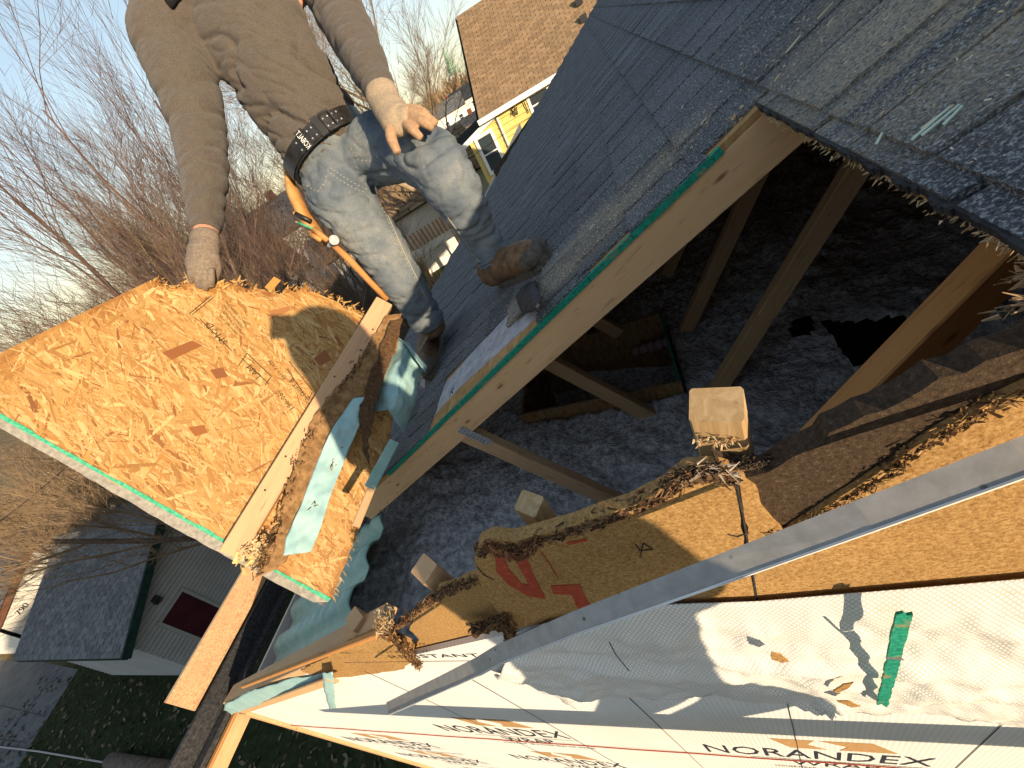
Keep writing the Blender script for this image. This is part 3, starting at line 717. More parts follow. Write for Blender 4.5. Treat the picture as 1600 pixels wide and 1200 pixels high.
for a, b in (((1228, 1096), (1248, 1171)), ((1000, 1097), (1062, 1168)), ((1556, 1132), (1499, 1193)), ((812, 1096), (905, 1162)), ((678, 1090), (760, 1140))):
    x = (aty(*a, YW).x+aty(*b, YW).x)/2; m = MB(); m.box((x-.0009, YW-.0045, -3.2), (x+.0009, YW-.004, -1.0)); m.build('marked_stud_line', M['ink'], gw)
# ---- loose pieces in front of the wall
de = thing('drip_edge', aty(1600, 712, .20), 'long bent strip of grey galvanised drip edge hanging across the fibreboard', 'metal strip')
cl = [(605, 1107, .150), (690, 1068, .155), (748, 1040, .160), (775, 1024, .163), (900, 972, .170), (1100, 898, .180), (1350, 805, .192), (1600, 712, .205), (1900, 600, .22)]
m = MB(); lip = MB(); C = [aty(*q) for q in cl]; W = .022; prevq = None
for i, c in enumerate(C):
    d = (C[min(i+1, len(C)-1)]-C[max(i-1, 0)]).normalized()
    e = d.cross(c.normalized()).normalized(); e = e if e.z > 0 else -e
    n = d.cross(e); n = n if n.y < 0 else -n
    tw = .06*math.sin(i*1.7); e2 = (e + n*tw).normalized()
    q = (c+e2*W/2, c-e2*W/2, c-e2*W/2+n*.0016, c-e2*W/2-e2*.001)
    if prevq:
        a = prevq
        m.hexa([a[0], q[0], q[1], a[1]], [z-n*.0008 for z in (a[0], q[0], q[1], a[1])])
        lip.hexa([a[1], q[1], q[2], a[2]], [z-e2*.0008 for z in (a[1], q[1], q[2], a[2])])
    prevq = q
rim = MB(); rim.tube([c-(C[min(i+1, len(C)-1)]-C[max(i-1, 0)]).normalized().cross(c.normalized()).normalized()*(W/2+.0004)*(1 if (C[min(i+1, len(C)-1)]-C[max(i-1, 0)]).cross(c).z > 0 else -1) for i, c in enumerate(C)], .0013, 6); rim.build('highlight_rim', M['paint_white'], de)  # white tube paints the sunlit highlight along the strip's lower edge
m.build('flange', M['galvanised'], de); lip.build('lip', M['galvanised'], de)
gs = thing('sheathing_offcut', aty(1380, 1100, YW-.03), 'narrow green edged sheathing offcut stuck to the white wrap', 'wood scrap')
a, b = aty(1414, 960, YW-.042), aty(1398, 1027, YW-.052); c = aty(1379, 1103, YW-.040); e = (b-a).cross(NW).normalized()*.0075
slab('offcut_strip', [a-e, a-e*.3+V((0,0,-.004)), a+e*.2+V((0,0,.004)), a+e, b+e, b-e], NW, .003, M['green_edge'], gs, jag=.0015, step=.012)
slab('offcut_strip', [b-e+V((0,0,-.002)), b+e+V((0,0,-.002)), c+e, c+e*.3+V((0, 0, .012)), c-e*.2, c-e+V((0, 0, -.012))], NW, .003, M['green_edge'], gs, jag=.002, step=.012)
board('nail', aty(1385, 1028, YW-.05), aty(1410, 1030, YW-.07), .0025, .0025, M['plate_steel'], gs, ch=.0005)
# =================================================================== the torn-off roof panel held up by the worker
rnd = random.Random(21)
C1, TL, TR_ = at(505, 940, 1.10), at(235, 440, 1.15), at(585, 500, 1.35)
PN = (TL-C1).cross(TR_-C1).normalized()
if PN.dot(C1) > 0: PN = -PN                    # faces the lens and the sun
def onp(u, v, h=0.0):                          # on the panel plane, h proud of it
    r = ray(u, v); return r*((C1+PN*h).dot(PN)/r.dot(PN))
C0 = onp(-95, 600)
PU = (C0-C1).normalized(); PV = PN.cross(PU)   # along the factory edge, up the panel
if PV.dot(TL-C1) < 0: PV = -PV
pan = thing('roof_panel', C1, 'torn orange strand board roof panel lifted by the worker, its bare underside showing', 'roof panel')
outl = [(-95, 600), (0, 552), (110, 498), (235, 438), (262, 452), (300, 440), (330, 452), (365, 444), (420, 458), (470, 450), (520, 468), (566, 492), (606, 520), (616, 640), (608, 700), (560, 830), (516, 938)]
simple('osb_base', (.22, .09, .025), (.40, .21, .065), 42, .7, .3, .001, sc3=(1, .4, 1))
slab('strand_board', [onp(u, v) for u, v in outl], PN, .011, M['osb_base'], pan, jag=[0, 0, 0, .016, .024, .024, .024, .024, .024, .024, .024, .010, .004, .004, .004, .003, 0], step=.012, seed=3)
# strands: thin chips pressed into the face, each with its own colour
def pc(p): d = p-C1; return V((d.dot(PU), d.dot(PV)))
poly2 = [pc(onp(u, v)) for u, v in outl]
def in2(p, poly):
    r = False; n = len(poly)
    for i in range(n):
        a, b = poly[i], poly[(i+1) % n]
        if (a.y > p.y) != (b.y > p.y) and p.x < (b.x-a.x)*(p.y-a.y)/(b.y-a.y)+a.x: r = not r
    return r
us = [p.x for p in poly2]; vs = [p.y for p in poly2]
PAL = [(.43, .250, .085)]*6 + [(.385, .205, .060)]*6 + [(.50, .325, .135)]*5 + [(.32, .15, .038)]*4 + [(.23, .088, .022)]*1
m = MB(); cnt = 0
SA = (onp(330, 680)-onp(300, 647)).normalized(); SANG = math.atan2(SA.dot(PV), SA.dot(PU))
while cnt < 7500:
    c = V((rnd.uniform(min(us), max(us)), rnd.uniform(min(vs), max(vs))))
    a = SANG + rnd.gauss(0, .40) if rnd.random() < .82 else rnd.uniform(0, math.pi)
    L = rnd.uniform(.035, .12)*(1 if rnd.random() < .85 else 1.4); w = rnd.choice((.0015, .002, .003, .004, .006, .008, .012))*rnd.uniform(.7, 1.2)
    d = V((math.cos(a), math.sin(a))); e = V((-d.y, d.x))
    if not (in2(c, poly2) and in2(c+d*L/2, poly2) and in2(c-d*L/2, poly2)): continue
    col = rnd.choice(PAL); k = rnd.uniform(.82, 1.12); col = tuple(x*k for x in col)
    h0 = rnd.uniform(.00015, .00075); tilt = rnd.gauss(0, .00035)
    pts = [(-.5, -.5*rnd.uniform(.4, 1)), (-.1, -.5), (.5-rnd.uniform(0, .15), -.5*rnd.uniform(.4, 1)), (.5, .5*rnd.uniform(0, 1)), (.15, .5), (-.5+rnd.uniform(0, .15), .5*rnd.uniform(.2, 1))]
    top = []
    for x, y in pts:
        q = c + d*(L*x) + e*(w*y); top.append(C1 + PU*q.x + PV*q.y + PN*(h0+tilt*2*x+.0002*y))
    n = len(top); m.add(top+[q-PN*.0006 for q in top], [tuple(range(n))]+[(i, i+n, (i+1) % n+n, (i+1) % n) for i in range(n)], col); cnt += 1
o = m.build('pressed_strands', M['flake'], pan); tag(o, kind='stuff')
bm = bmesh.new(); bm.from_mesh(o.data); bmesh.ops.recalc_face_normals(bm, faces=bm.faces); bm.to_mesh(o.data); bm.free()
# splintered upper edge
m = MB()
for i in range(85):
    t = rnd.random()*8; k = int(t); a = onp(*outl[3+k]); b = onp(*outl[4+k]); p = a.lerp(b, t-k)
    splinters(m, p-PN*.005, PV+PU*rnd.uniform(-.9, .3)+PN*rnd.uniform(-.2, .5), 3, rnd.choice((.010, .014, .024)), .008, .006, ((.44, .25, .08), (.38, .19, .05), (.52, .33, .13), (.30, .13, .035)))
p = onp(419, 452); m.bar(p, p+PV*.045+PU*.004, .022, .0015, PN, (.50, .22, .06))
for i in range(20):
    p = onp(516, 938).lerp(onp(560, 830), rnd.random()); splinters(m, p, -PU*.6-PV*.2, 2, .018, .003, .002, ((.44, .25, .08), (.52, .33, .13)))
tag(m.build('splintered_edge', M['vcol'], pan), kind='stuff')
# raised chips and one dark knotty strand
for q, col in (([(253, 551), (300, 532), (316, 540), (268, 562)], (.22, .075, .02)), ([(328, 578), (348, 574), (356, 588), (338, 592)], (.20, .07, .02)), ([(294, 668), (318, 664), (324, 676), (305, 682)], (.25, .085, .02)), ([(490, 560), (508, 546), (518, 562), (500, 572)], (.25, .09, .025)), ([(420, 486), (452, 478), (455, 484), (424, 498)], (.30, .13, .04))):
    m = MB(); P = [onp(u, v, .0016) for u, v in q]; m.add(P+[x-PN*.001 for x in P], [(0,1,2,3),(4,7,6,5),(0,4,5,1),(1,5,6,2),(2,6,7,3),(3,7,4,0)], col); m.build('dark_strand', M['flake'], pan)
# green painted factory edge, shingle layer behind it and its pale underside
def along(u0, v0, t): return 0
e0, e1 = onp(-95, 600), onp(513, 940)
m = MB(); k = 24
for i in range(k):
    a = e0.lerp(e1, i/k); b = e0.lerp(e1, (i+1)/k); w = .006+.004*rnd.random()
    m.hexa([a+PN*.0015, b+PN*.0015, b+PV*w+PN*.0015, a+PV*w+PN*.0015], [a+PN*.0006, b+PN*.0006, b+PV*w+PN*.0006, a+PV*w+PN*.0006])
ge = NT('green_spray', .7, .2); gv = ge.coord('Position'); ge.col(ge.ramp(ge.noise(gv, 130, 3), [(.35, (.02, .30, .17)), (.7, (.12, .46, .28))])); M['green_spray'] = ge.m
m.build('green_paint_line', M['green_spray'], pan)
simple('shingle_back', (.22, .205, .18), (.38, .355, .31), 90, .9, .5, .002, 'Position')
low2 = [e0, e0-PV*.020-PU*.0, e0.lerp(e1, .3)-PV*.020, e0.lerp(e1, .62)-PV*.026, e0.lerp(e1, .80)-PV*.024, e0.lerp(e1, .97)-PV*.020, e1-PV*.004, e1+PV*.06, e0+PV*.06]
slab('shingle_overhang', [p-PN*.0125 for p in low2], PN, .006, M['shingle_back'], pan, jag=.002, step=.02, seed=8)
back = [p-PN*.019 for p in [e0-PV*.018, e1-PV*.018, onp(560, 830), onp(608, 700), onp(560, 500), onp(235, 442)]]
slab('shingle_layer', back, PN, .006, M['shingle'], pan)
# mill stamps printed on the sheet
def ptext(body, uv, ang, h, wscale=1.0, mat='ink_black'):
    cu = bpy.data.curves.new('stamp', 'FONT'); cu.body = body; cu.resolution_u = 1
    tmp = bpy.data.objects.new('stamp', cu); COL.objects.link(tmp)
    me = bpy.data.meshes.new_from_object(tmp.evaluated_get(bpy.context.evaluated_depsgraph_get())); COL.objects.unlink(tmp); bpy.data.objects.remove(tmp)
    o = onp(*uv, .0022); d = (onp(uv[0]+ang[0]*.1, uv[1]+ang[1]*.1, .0022)-o).normalized(); e = PN.cross(d)
    for v in me.vertices: v.co = o + d*(v.co.x*h*wscale) + e*(v.co.y*h)
    me.materials.append(M[mat]); ob = bpy.data.objects.new('mill_stamp', me); return link(ob, pan)
SD = (300, 345)                                # print runs down to the right on the sheet
def sline(a, b, w=.002):
    A, B = onp(*a, .002), onp(*b, .002); d = (B-A).normalized(); e = PN.cross(d)*w/2
    m = MB(); m.hexa([A-e, B-e, B+e, A+e], [q+PN*.0004 for q in (A-e, B-e, B+e, A+e)]); m.build('mill_stamp', M['ink_black'], pan)
UP = (-SD[0], -SD[1])
ptext('SMOD', (357, 535), UP, .026, 1.1)
ptext('190-060', (462, 638), UP, .022)
ptext('2 SHIFT B', (484, 622), UP, .019)
ptext('0099-7-020', (448, 590), UP, .015)
ptext('LAM', (409, 588), UP, .024)
for k, b in enumerate(('SHEATHING SPAN', 'SIZED FOR SPACING', 'STRENGTH AXIS THIS', 'DIRECTION EXPOSURE')): ptext(b, (372+k*5, 522-k*5), UP, .009)
for a, b in (((296, 490), (330, 462)), ((300, 492), (334, 464)), ((312, 498), (362, 548)), ((378, 560), (420, 600)), ((372, 572), (386, 552)), ((386, 552), (424, 588)), ((424, 588), (414, 602)), ((452, 565), (488, 610)), ((488, 612), (482, 626)), ((448, 576), (482, 626))): sline(a, b)
# nailed-on timber, torn fibreboard strip and membrane on the underside
bd = board('nailed_timber', onp(600, 474, .022), onp(362, 866, .022), .055, .040, M['red_board'], pan, up=PN)
for t in (.12, .22, .36, .52, .68, .8):
    p = onp(600, 474, .0425).lerp(onp(362, 866, .0425), t) + PU*.012*rnd.choice((-1, 1)); m = MB(); m.tube([p, p+PN*.0015], .0028, 8); m.build('nail_head', M['tar'], pan)
fs = [(604, 492), (628, 490), (622, 535), (596, 598), (568, 640), (530, 700), (508, 760), (480, 830), (445, 880), (396, 905), (412, 868), (436, 832), (442, 780), (466, 712), (490, 650), (520, 612), (556, 572), (580, 528)]
simple('fiber_strip', (.16, .085, .035), (.34, .20, .09), 60, 1., .9, .006, 'Position', detail=8)
slab('torn_fiber_strip', [onp(u, v, .058) for u, v in fs], PN, .022, M['fiber_strip'], pan, jag=.010, step=.012, seed=15)
fs2 = [(612, 500), (630, 496), (612, 560), (590, 620), (575, 690), (578, 728), (566, 705), (562, 640), (575, 590)]
slab('torn_fiber_strip', [onp(u, v, .082) for u, v in fs2], PN, .008, M['fiber_torn'], pan, jag=.008, step=.012, seed=17)
def torn_p(n, size, path, h, seed, cols):
    r = random.Random(seed); m = MB(); P = [onp(u, v, h) for u, v in path]
    for _ in range(n):
        k = r.randrange(len(P)-1); o = P[k].lerp(P[k+1], r.random()) + PU*r.gauss(0, size*.6) + PV*r.gauss(0, size*.6) + PN*r.gauss(0, size*.25)
        dd = (P[k+1]-P[k]).normalized()*r.choice((-1, 1)) + V((r.gauss(0, .5), r.gauss(0, .5), r.gauss(0, .5))); dd.normalize()
        L = size*r.uniform(.4, 1.5); w = size*r.uniform(.15, .6)
        m.bar(o, o+dd*L, w, size*.08, PN+V((r.gauss(0, .5), r.gauss(0, .5), r.gauss(0, .5))), r.choice(cols), w1=w*.4)
    tag(m.build('torn_fibres', M['vcol'], pan), kind='stuff')
torn_p(260, .012, [(585, 530), (550, 585), (500, 650), (465, 720), (445, 790), (420, 860), (400, 895)], .06, 1, BRN+((.24, .14, .06),))
torn_p(160, .010, [(620, 520), (590, 600), (530, 700), (500, 770), (460, 850)], .06, 2, BRN+((.26, .15, .07),))
torn_p(120, .014, [(385, 868), (400, 850), (410, 880)], .045, 3, PALE)
torn_p(60, .02, [(405, 850), (390, 875)], .04, 4, ((.60, .36, .14), (.68, .45, .2)))
sheet('membrane_strip', [onp(u, v, .068) for u, v in [(552, 622), (520, 668), (492, 728), (470, 790), (446, 842), (443, 868)]], [onp(u, v, .072) for u, v in [(580, 620), (562, 664), (546, 700), (518, 770), (500, 828), (486, 862)]], 60, 18, M['teal_wrap'], pan, .013, 31, PN)
# =================================================================== crumpled blue membrane by the boot
bw = thing('membrane_scrap', pr(640, 650, .02), 'crumpled pale blue membrane scrap bunched against the boot', 'membrane')
P = lambda u, v, d: at(u, v, d)
A = [P(600, 524, 1.42), P(585, 556, 1.38), P(570, 600, 1.33), P(572, 645, 1.30)]
Bm = [P(640, 536, 1.40), P(625, 566, 1.28), P(622, 610, 1.22), P(606, 640, 1.24)]
Cc = [P(662, 576, 1.42), P(655, 592, 1.36), P(650, 630, 1.30), P(632, 678, 1.32)]
sheet('crumpled_sheet', A, Bm, 30, 16, M['teal_wrap'], bw, .018, 41, (Bm[1]*-1).normalized(), .012)
sheet('crumpled_sheet', Bm, Cc, 30, 16, M['teal_wrap'], bw, .018, 41, (Bm[1]*-1).normalized(), .014)
A2 = [P(612, 522, 1.45), P(640, 540, 1.36), P(668, 572, 1.40)]; B2 = [P(628, 530, 1.40), P(650, 562, 1.30), P(664, 582, 1.34)]
sheet('folded_flap', A2, B2, 20, 6, M['teal_wrap'], bw, .006, 44, (B2[1]*-1).normalized(), .01)
m = MB(); a = P(648, 586, 1.33); b = P(662, 606, 1.36)
m.bar(a, b, .03, .012, (a*-1)); m.bar(P(645, 548, 1.30), P(652, 556, 1.30), .02, .004, (a*-1))
cl = thing('metal_clip', P(655, 600, 1.35), 'small folded tin clip under the blue membrane scrap', 'metal clip')
mc = MB(); mc.bar(P(646, 590, 1.34), P(660, 592, 1.36), .022, .002, (a*-1)); mc.bar(P(660, 592, 1.36), P(660, 606, 1.36), .016, .002, (a*-1)); mc.bar(P(648, 604, 1.33), P(660, 606, 1.36), .012, .002, (a*-1))
mc.build('clip_leaf', M['galvanised'], cl)
et = thing('edge_trim', pr(690, 690, .01), 'greenish metal edge trim lying beside the lifted panel', 'metal strip')
board('trim_bar', P(616, 690, 1.20), P(578, 762, 1.06), .030, .006, M['foam_vent'], et, up=(P(600, 720, 1.1)*-1))
board('trim_bar', P(580, 764, 1.05), P(556, 822, .98), .020, .008, M['aged_pine'], et, up=(P(600, 720, 1.1)*-1))
# torn shingle curls round the boots
sc = thing('torn_shingle', pr(820, 470), 'curled torn black shingle tab between boot and cut edge', 'shingle')
sheet('curled_tab', [pr(*q, .004) for q in [(806, 462), (820, 448), (838, 440)]], [pr(820, 492, .01), pr(842, 482, .05), pr(846, 466, .03)], 14, 12, M['tar'], sc, .004, 5, RN, .008, th=.004)
sc2 = thing('torn_shingle', pr(795, 480), 'flat ragged black shingle shred below the raised boot', 'shingle')
slab('shred', [pr(*q, .010) for q in [(792, 488), (800, 462), (815, 450), (826, 470), (815, 486), (800, 500)]], RN, .004, M['shingle'], sc2, jag=.004, step=.01)
# =================================================================== eave at the left: loose fascia, gutter strip, vent
fb = thing('fascia_board', (-2.4, .22, -1.49), 'loose reddish fascia board dusted with sawdust at the eave', 'board')
XF = -2.40
t = NT('dusty_board', .8, .2); v = t.coord('Object', (2.2, 34, 34)); g = t.noise(v, 1, 6, .65, 1.2)
c = t.ramp(g, [(.3, (.46, .18, .085)), (.6, (.60, .33, .18))]); v2 = t.coord('Position')
ds = t.math('MULTIPLY', t.ramp(t.noise(v2, 130, 2, .8), [(.42, 0), (.55, 1)]), t.ramp(t.noise(v2, 5, 3), [(.34, .2), (.52, 1)]))
t.col(t.mix(ds, c, (.58, .44, .25))); t.bump(g, .3, .001); M['dusty_board'] = t.m
board('plank', (XF-.01, .222, -1.413), (XF-.01, 1.30, -1.413), .018, .155, M['dusty_board'], fb, up=V((.06, 0, 1)))
gt = thing('gutter_strip', (-2.38, 0, -1.6), 'black tarred drip strip running along the eave under the fascia board', 'gutter')
m = MB(); m.box((-2.40, -.25, -1.600), (-2.385, 1.25, -1.497)); m.build('black_strip', M['tar'], gt)
m = MB(); m.box((-2.382, -.25, -1.628), (-2.34, .85, -1.602)); m.build('bitumen_edge', M['tar'], gt)
board('timber_lip', (-2.335, -.3, -1.640), (-2.335, .30, -1.640), .022, .010, M['orange_pine'], gt)
board('sub_fascia', (-2.345, -.3, -1.690), (-2.345, .26, -1.690), .036, .08, M['aged_pine'], gt)
rv = thing('rafter_vent', (-1.9, .6, -1.6), 'pale green moulded foam rafter vent tucked under the eave', 'vent')
v = []; f = []; nx, ny = 64, 40
for j in range(ny+1):
    for i in range(nx+1):
        x = -2.26+.92*i/nx; y = .36+.50*j/ny
        a = (y-.36)/.50*3*2*math.pi; h = .022*max(-1, min(1, 1.8*math.cos(a)))
        h *= 1 - .55*max(0, math.cos((x+2.26)/.92*9*2*math.pi))*(1 if math.cos(a) > 0 else .2)
        v.append(rp(x, y, -.135+h))
f = [(j*(nx+1)+i, j*(nx+1)+i+1, (j+1)*(nx+1)+i+1, (j+1)*(nx+1)+i) for j in range(ny) for i in range(nx)]
o = mk('moulded_sheet', v, f, M['foam_vent'], rv, True); md = o.modifiers.new('thickness', 'SOLIDIFY'); md.thickness = .004
# =================================================================== sawdust and chips lying on the shingles
m = MB()
for _ in range(2600):
    if rnd.random() < .5: x = rnd.gauss(-.12, .28); y = YR+.05+abs(rnd.gauss(0, .13))
    else: x = rnd.uniform(XCUT+.02, .95); y = rnd.uniform(.3, 1.25)
    if x > 1.2: continue
    p = rp(x, y, .0065+.0005*rnd.random()); a = rnd.gauss(0, .8); d = (RS*math.cos(a)+V((0, 1, 0))*math.sin(a))
    L = rnd.choice((.0012, .0018, .0025, .004))*rnd.uniform(.6, 1.4); m.bar(p, p+d*L, L*.28, .0008, RN, rnd.choice(((.62, .50, .32), (.70, .62, .46), (.55, .42, .26))))
for (u, v), L in (((1240, 70), .05), ((1215, 122), .02), ((1455, 195), .06), ((1470, 190), .055), ((1465, 185), .045), ((1490, 182), .03), ((1298, 35), .02), ((1290, 18), .045), ((1100, 190), .025), ((925, 355), .03), ((1067, 168), .012), ((1375, 218), .02)):
    p = pr(u, v, .008); a = rnd.gauss(-.1, .25); d = RS*math.cos(a)+V((0, 1, 0))*math.sin(a); m.bar(p-d*L*.25, p+d*L*.25+RN*.003, .0028, .0012, RN, rnd.choice(((.72, .62, .42), (.62, .50, .30), (.55, .66, .56))), w1=.0015)
tag(m.build('wood_chips', M['vcol'], None), 'pale sawdust and wood chips scattered over the dark shingles', 'sawdust', kind='stuff')
# =================================================================== the worker
rnd = random.Random(5)
def q3(u, v, d): return at(u, v, d)
def hw(px, d): return px*d/FOC
class Body:
    """rounded limbs fused into one skin by a voxel remesh"""
    def __init__(s): s.m = MB()
    def limb(s, pts, n=18, flat=1.0, fdir=None, sub=5):
        """pts: (pos, radius) ; Catmull-Rom through them; flat squashes the section along fdir"""
        P = [V(p[0]) for p in pts]; R = [p[1] for p in pts]; out = []; rad = []
        for i in range(len(P)-1):
            p0 = P[max(i-1, 0)]; p1 = P[i]; p2 = P[i+1]; p3 = P[min(i+2, len(P)-1)]
            for k in range(sub):
                t = k/sub; t2 = t*t; t3 = t2*t
                out.append(.5*((2*p1)+(p2-p0)*t+(2*p0-5*p1+4*p2-p3)*t2+(3*p1-p0-3*p2+p3)*t3)); rad.append(R[i]+(R[i+1]-R[i])*(t*t*(3-2*t)))
        out.append(P[-1]); rad.append(R[-1])
        # round caps
        d0 = (out[0]-out[1]).normalized(); d1 = (out[-1]-out[-2]).normalized()
        a = [(out[0]+d0*rad[0]*c, rad[0]*math.sqrt(max(.0, 1-c*c))+.0005) for c in (.6, .35)] if rad[0] > .012 else []
        b = [(out[-1]+d1*rad[-1]*c, rad[-1]*math.sqrt(max(.0, 1-c*c))+.0005) for c in (.35, .6)]
        pp = [x[0] for x in a]+out+[x[0] for x in b]; rr = [x[1] for x in a]+rad+[x[1] for x in b]
        mb = MB(); mb.tube(pp, rr, n)
        if fdir is not None:
            fd = V(fdir).normalized(); k = 0
            for i, c in enumerate(pp):
                for j in range(n):
                    w = mb.v[i*n+j]-c; h = w.dot(fd); mb.v[i*n+j] = c + w - fd*h*(1-flat)
        s.m.add(mb.v, mb.f)
    def ell(s, c, r, ax=None, n=16):
        """ellipsoid, r=(rx,ry,rz) in axes ax"""
        ax = ax or (V((1,0,0)), V((0,1,0)), V((0,0,1))); v = []; f = []
        for i in range(n//2+1):
            th = math.pi*i/(n//2)
            for j in range(n):
                ph = 2*math.pi*j/n
                v.append(V(c)+ax[0]*(r[0]*math.sin(th)*math.cos(ph))+ax[1]*(r[1]*math.sin(th)*math.sin(ph))+ax[2]*(r[2]*math.cos(th)))
        for i in range(n//2):
            for j in range(n): f.append((i*n+j, i*n+(j+1) % n, (i+1)*n+(j+1) % n, (i+1)*n+j))
        s.m.add(v, f)
    def skin(s, name, mat, parent, vox=.010, smooth=4, fold=None):
        me = bpy.data.meshes.new('tmp'); me.from_pydata([tuple(v) for v in s.m.v], [], s.m.f); me.update()
        bm = bmesh.new(); bm.from_mesh(me); bmesh.ops.remove_doubles(bm, verts=bm.verts, dist=1e-5); bmesh.ops.recalc_face_normals(bm, faces=bm.faces); bm.to_mesh(me); bm.free()
        o = bpy.data.objects.new('tmp', me); COL.objects.link(o)
        r = o.modifiers.new('r', 'REMESH'); r.mode = 'VOXEL'; r.voxel_size = vox
        if smooth: sm = o.modifiers.new('s', 'SMOOTH'); sm.iterations = smooth; sm.factor = .5
        dg = bpy.context.evaluated_depsgraph_get(); m2 = bpy.data.meshes.new_from_object(o.evaluated_get(dg))
        COL.objects.unlink(o); bpy.data.objects.remove(o)
        if fold:
            nn = [v.normal.copy() for v in m2.vertices]
            for v, n_ in zip(m2.vertices, nn): v.co = v.co + n_*fold(v.co)
        m2.polygons.foreach_set('use_smooth', [True]*len(m2.polygons)); m2.materials.clear(); m2.materials.append(mat); m2.name = name
        ob = bpy.data.objects.new(name, m2); return link(ob, parent)
# fabrics and leathers
t = NT('sweater', .95, .08); v = t.coord('Position'); n1 = t.noise(v, 420, 3, .8); n2 = t.noise(v, 40, 3)
c = t.ramp(n1, [(.32, (.055, .045, .038)), (.68, (.155, .130, .108))]); t.col(t.mix(.35, c, t.ramp(n2, [(.3, (.8, .8, .8)), (.7, (1.15, 1.12, 1.1))]), 'MULTIPLY'))
t.bump(t.math('ADD', n1, t.math('MULTIPLY', t.noise(t.coord('Position', (1, 1, 2.5)), 22, 3), 2.0)), .55, .004); t.set('Sheen Weight', .12); M['sweater'] = t.m
t = NT('denim', .9, .12); v = t.coord('Position'); n1 = t.noise(t.coord('Position', (1, 1, .25)), 520, 2, .8); n2 = t.noise(v, 7, 4); n3 = t.noise(v, 30, 4)
c = t.ramp(n2, [(.34, (.105, .130, .160)), (.52, (.175, .198, .215)), (.68, (.26, .272, .262))])
c = t.mix(.5, c, t.ramp(n1, [(.35, (.7, .7, .7)), (.65, (1.2, 1.2, 1.2))]), 'MULTIPLY')
sep = t.n('ShaderNodeSeparateXYZ'); t.l(v, sep.inputs[0])
du = t.math('MULTIPLY', t.ramp(t.noise(v, 300, 2), [(.60, 0), (.68, 1)]), t.ramp(n2, [(.5, 0), (.62, .8)]))
t.col(t.mix(du, c, (.52, .47, .38))); t.bump(t.math('ADD', t.math('MULTIPLY', n3, 2.2), n1), .5, .005); M['denim'] = t.m
t = NT('glove', .85, .15); v = t.coord('Position'); n1 = t.noise(v, 260, 3, .7); c = t.ramp(n1, [(.3, (.27, .20, .135)), (.7, (.43, .335, .235))]); t.col(c); t.bump(t.math('ADD', n1, t.noise(v, 45, 3)), .4, .003); M['glove'] = t.m
simple('glove_palm', (.33, .20, .115), (.45, .285, .17), 90, .75, .4, .002, 'Position')
simple('glove_dark', (.16, .12, .09), (.26, .205, .155), 160, .85, .4, .002, 'Position')
simple('boot_leather', (.075, .04, .02), (.24, .135, .065), 34, .65, .6, .004, 'Position', detail=7, spec=.35)
simple('boot_sole', (.06, .05, .04), (.13, .11, .09), 60, .8, .5, .003, 'Position')
simple('belt_leather', (.008, .007, .006), (.026, .023, .02), 45, .42, .2, .001, 'Position', spec=.5)
simple('tan_leather', (.42, .19, .055), (.58, .31, .11), 26, .62, .35, .003, 'Position', spec=.35)
simple('skin', (.46, .22, .14), (.56, .29, .19), 40, .6, .15, .002, 'Position', spec=.35)
simple('hair', (.03, .02, .014), (.07, .045, .03), 120, .8, .5, .004, 'Position')
simple('thread', (.40, .35, .26), (.50, .44, .34), 200, .9, .1, .001, 'Position')
simple('black_cloth', (.008, .008, .010), (.02, .02, .024), 60, .9, .3, .003, 'Position')
VW = -FH
worker = thing('person', pr(760, 510), 'worker in grey sweater, worn blue jeans, black belt and gloves standing on the shingles', 'person')
# joints -----------------------------------------------------------------
hipC = q3(520, 236, 1.50)
wst = q3(496, 214, 1.47); chest = q3(405, 62, 1.40); neck = q3(352, -62, 1.40); head = q3(318, -150, 1.38)
shR = q3(262, 42, 1.36); elR = q3(312, 205, 1.34); wrR = q3(322, 352, 1.24); hdR = q3(320, 405, 1.19)
shL = q3(492, -52, 1.42); elL = q3(548, 52, 1.36); wrL = q3(597, 150, 1.24)
tax = (neck-wst).normalized(); fwd = (VW - tax*VW.dot(tax)).normalized(); side = tax.cross(fwd)
def crease(q, ax, k, f, seed, amp, sharp=4.0):
    """soft cloth creases: thin valleys lying across the direction ax"""
    w = q + ax*(q.dot(ax))*k; n_ = noise.noise(w*f+V((seed, seed*.3, 0)))
    return -amp*max(0, 1-abs(n_)*sharp)**1.5 + amp*.55*max(0, n_)
def fold_sw(p):
    q = V(p); t = (q-wst).dot(tax); s_ = (q-wst).dot(side)
    lower = max(0, min(1, (.42-t)/.3)); drag = (tax*.75+side*.66).normalized()
    onarm = abs(s_) > .17+.10*max(0, t)
    if onarm: return crease(q, tax, 1.6, 4.6, 3, .0060) + crease(q, tax, 2.6, 9.0, 8, .0022) + .0015*noise.noise(q*40)
    return crease(q, drag, 1.6, 4.2, 5, .017*(.3+lower), 5.5) + crease(q, drag, 2.6, 8.5, 9, .0065*(.3+lower), 5.0) + .0015*noise.noise(q*40)
sw = Body()
sw.limb([(q3(502, 214, 1.475), .160), (q3(474, 170, 1.46), .162), (q3(434, 108, 1.43), .176), (q3(394, 42, 1.41), .185), (q3(368, -12, 1.40), .165), (q3(357, -45, 1.40), .085)], 26, .74, fwd)
sw.limb([(q3(330, 0, 1.39), .10), (shR, hw(49, 1.36)), (q3(284, 112, 1.36), hw(49, 1.36)), (q3(303, 170, 1.35), hw(42, 1.35)), (elR, hw(38, 1.34)), (q3(318, 262, 1.30), hw(34, 1.30)), (q3(321, 318, 1.26), hw(28, 1.26)), (q3(321, 350, 1.24), hw(24, 1.24))], 20)
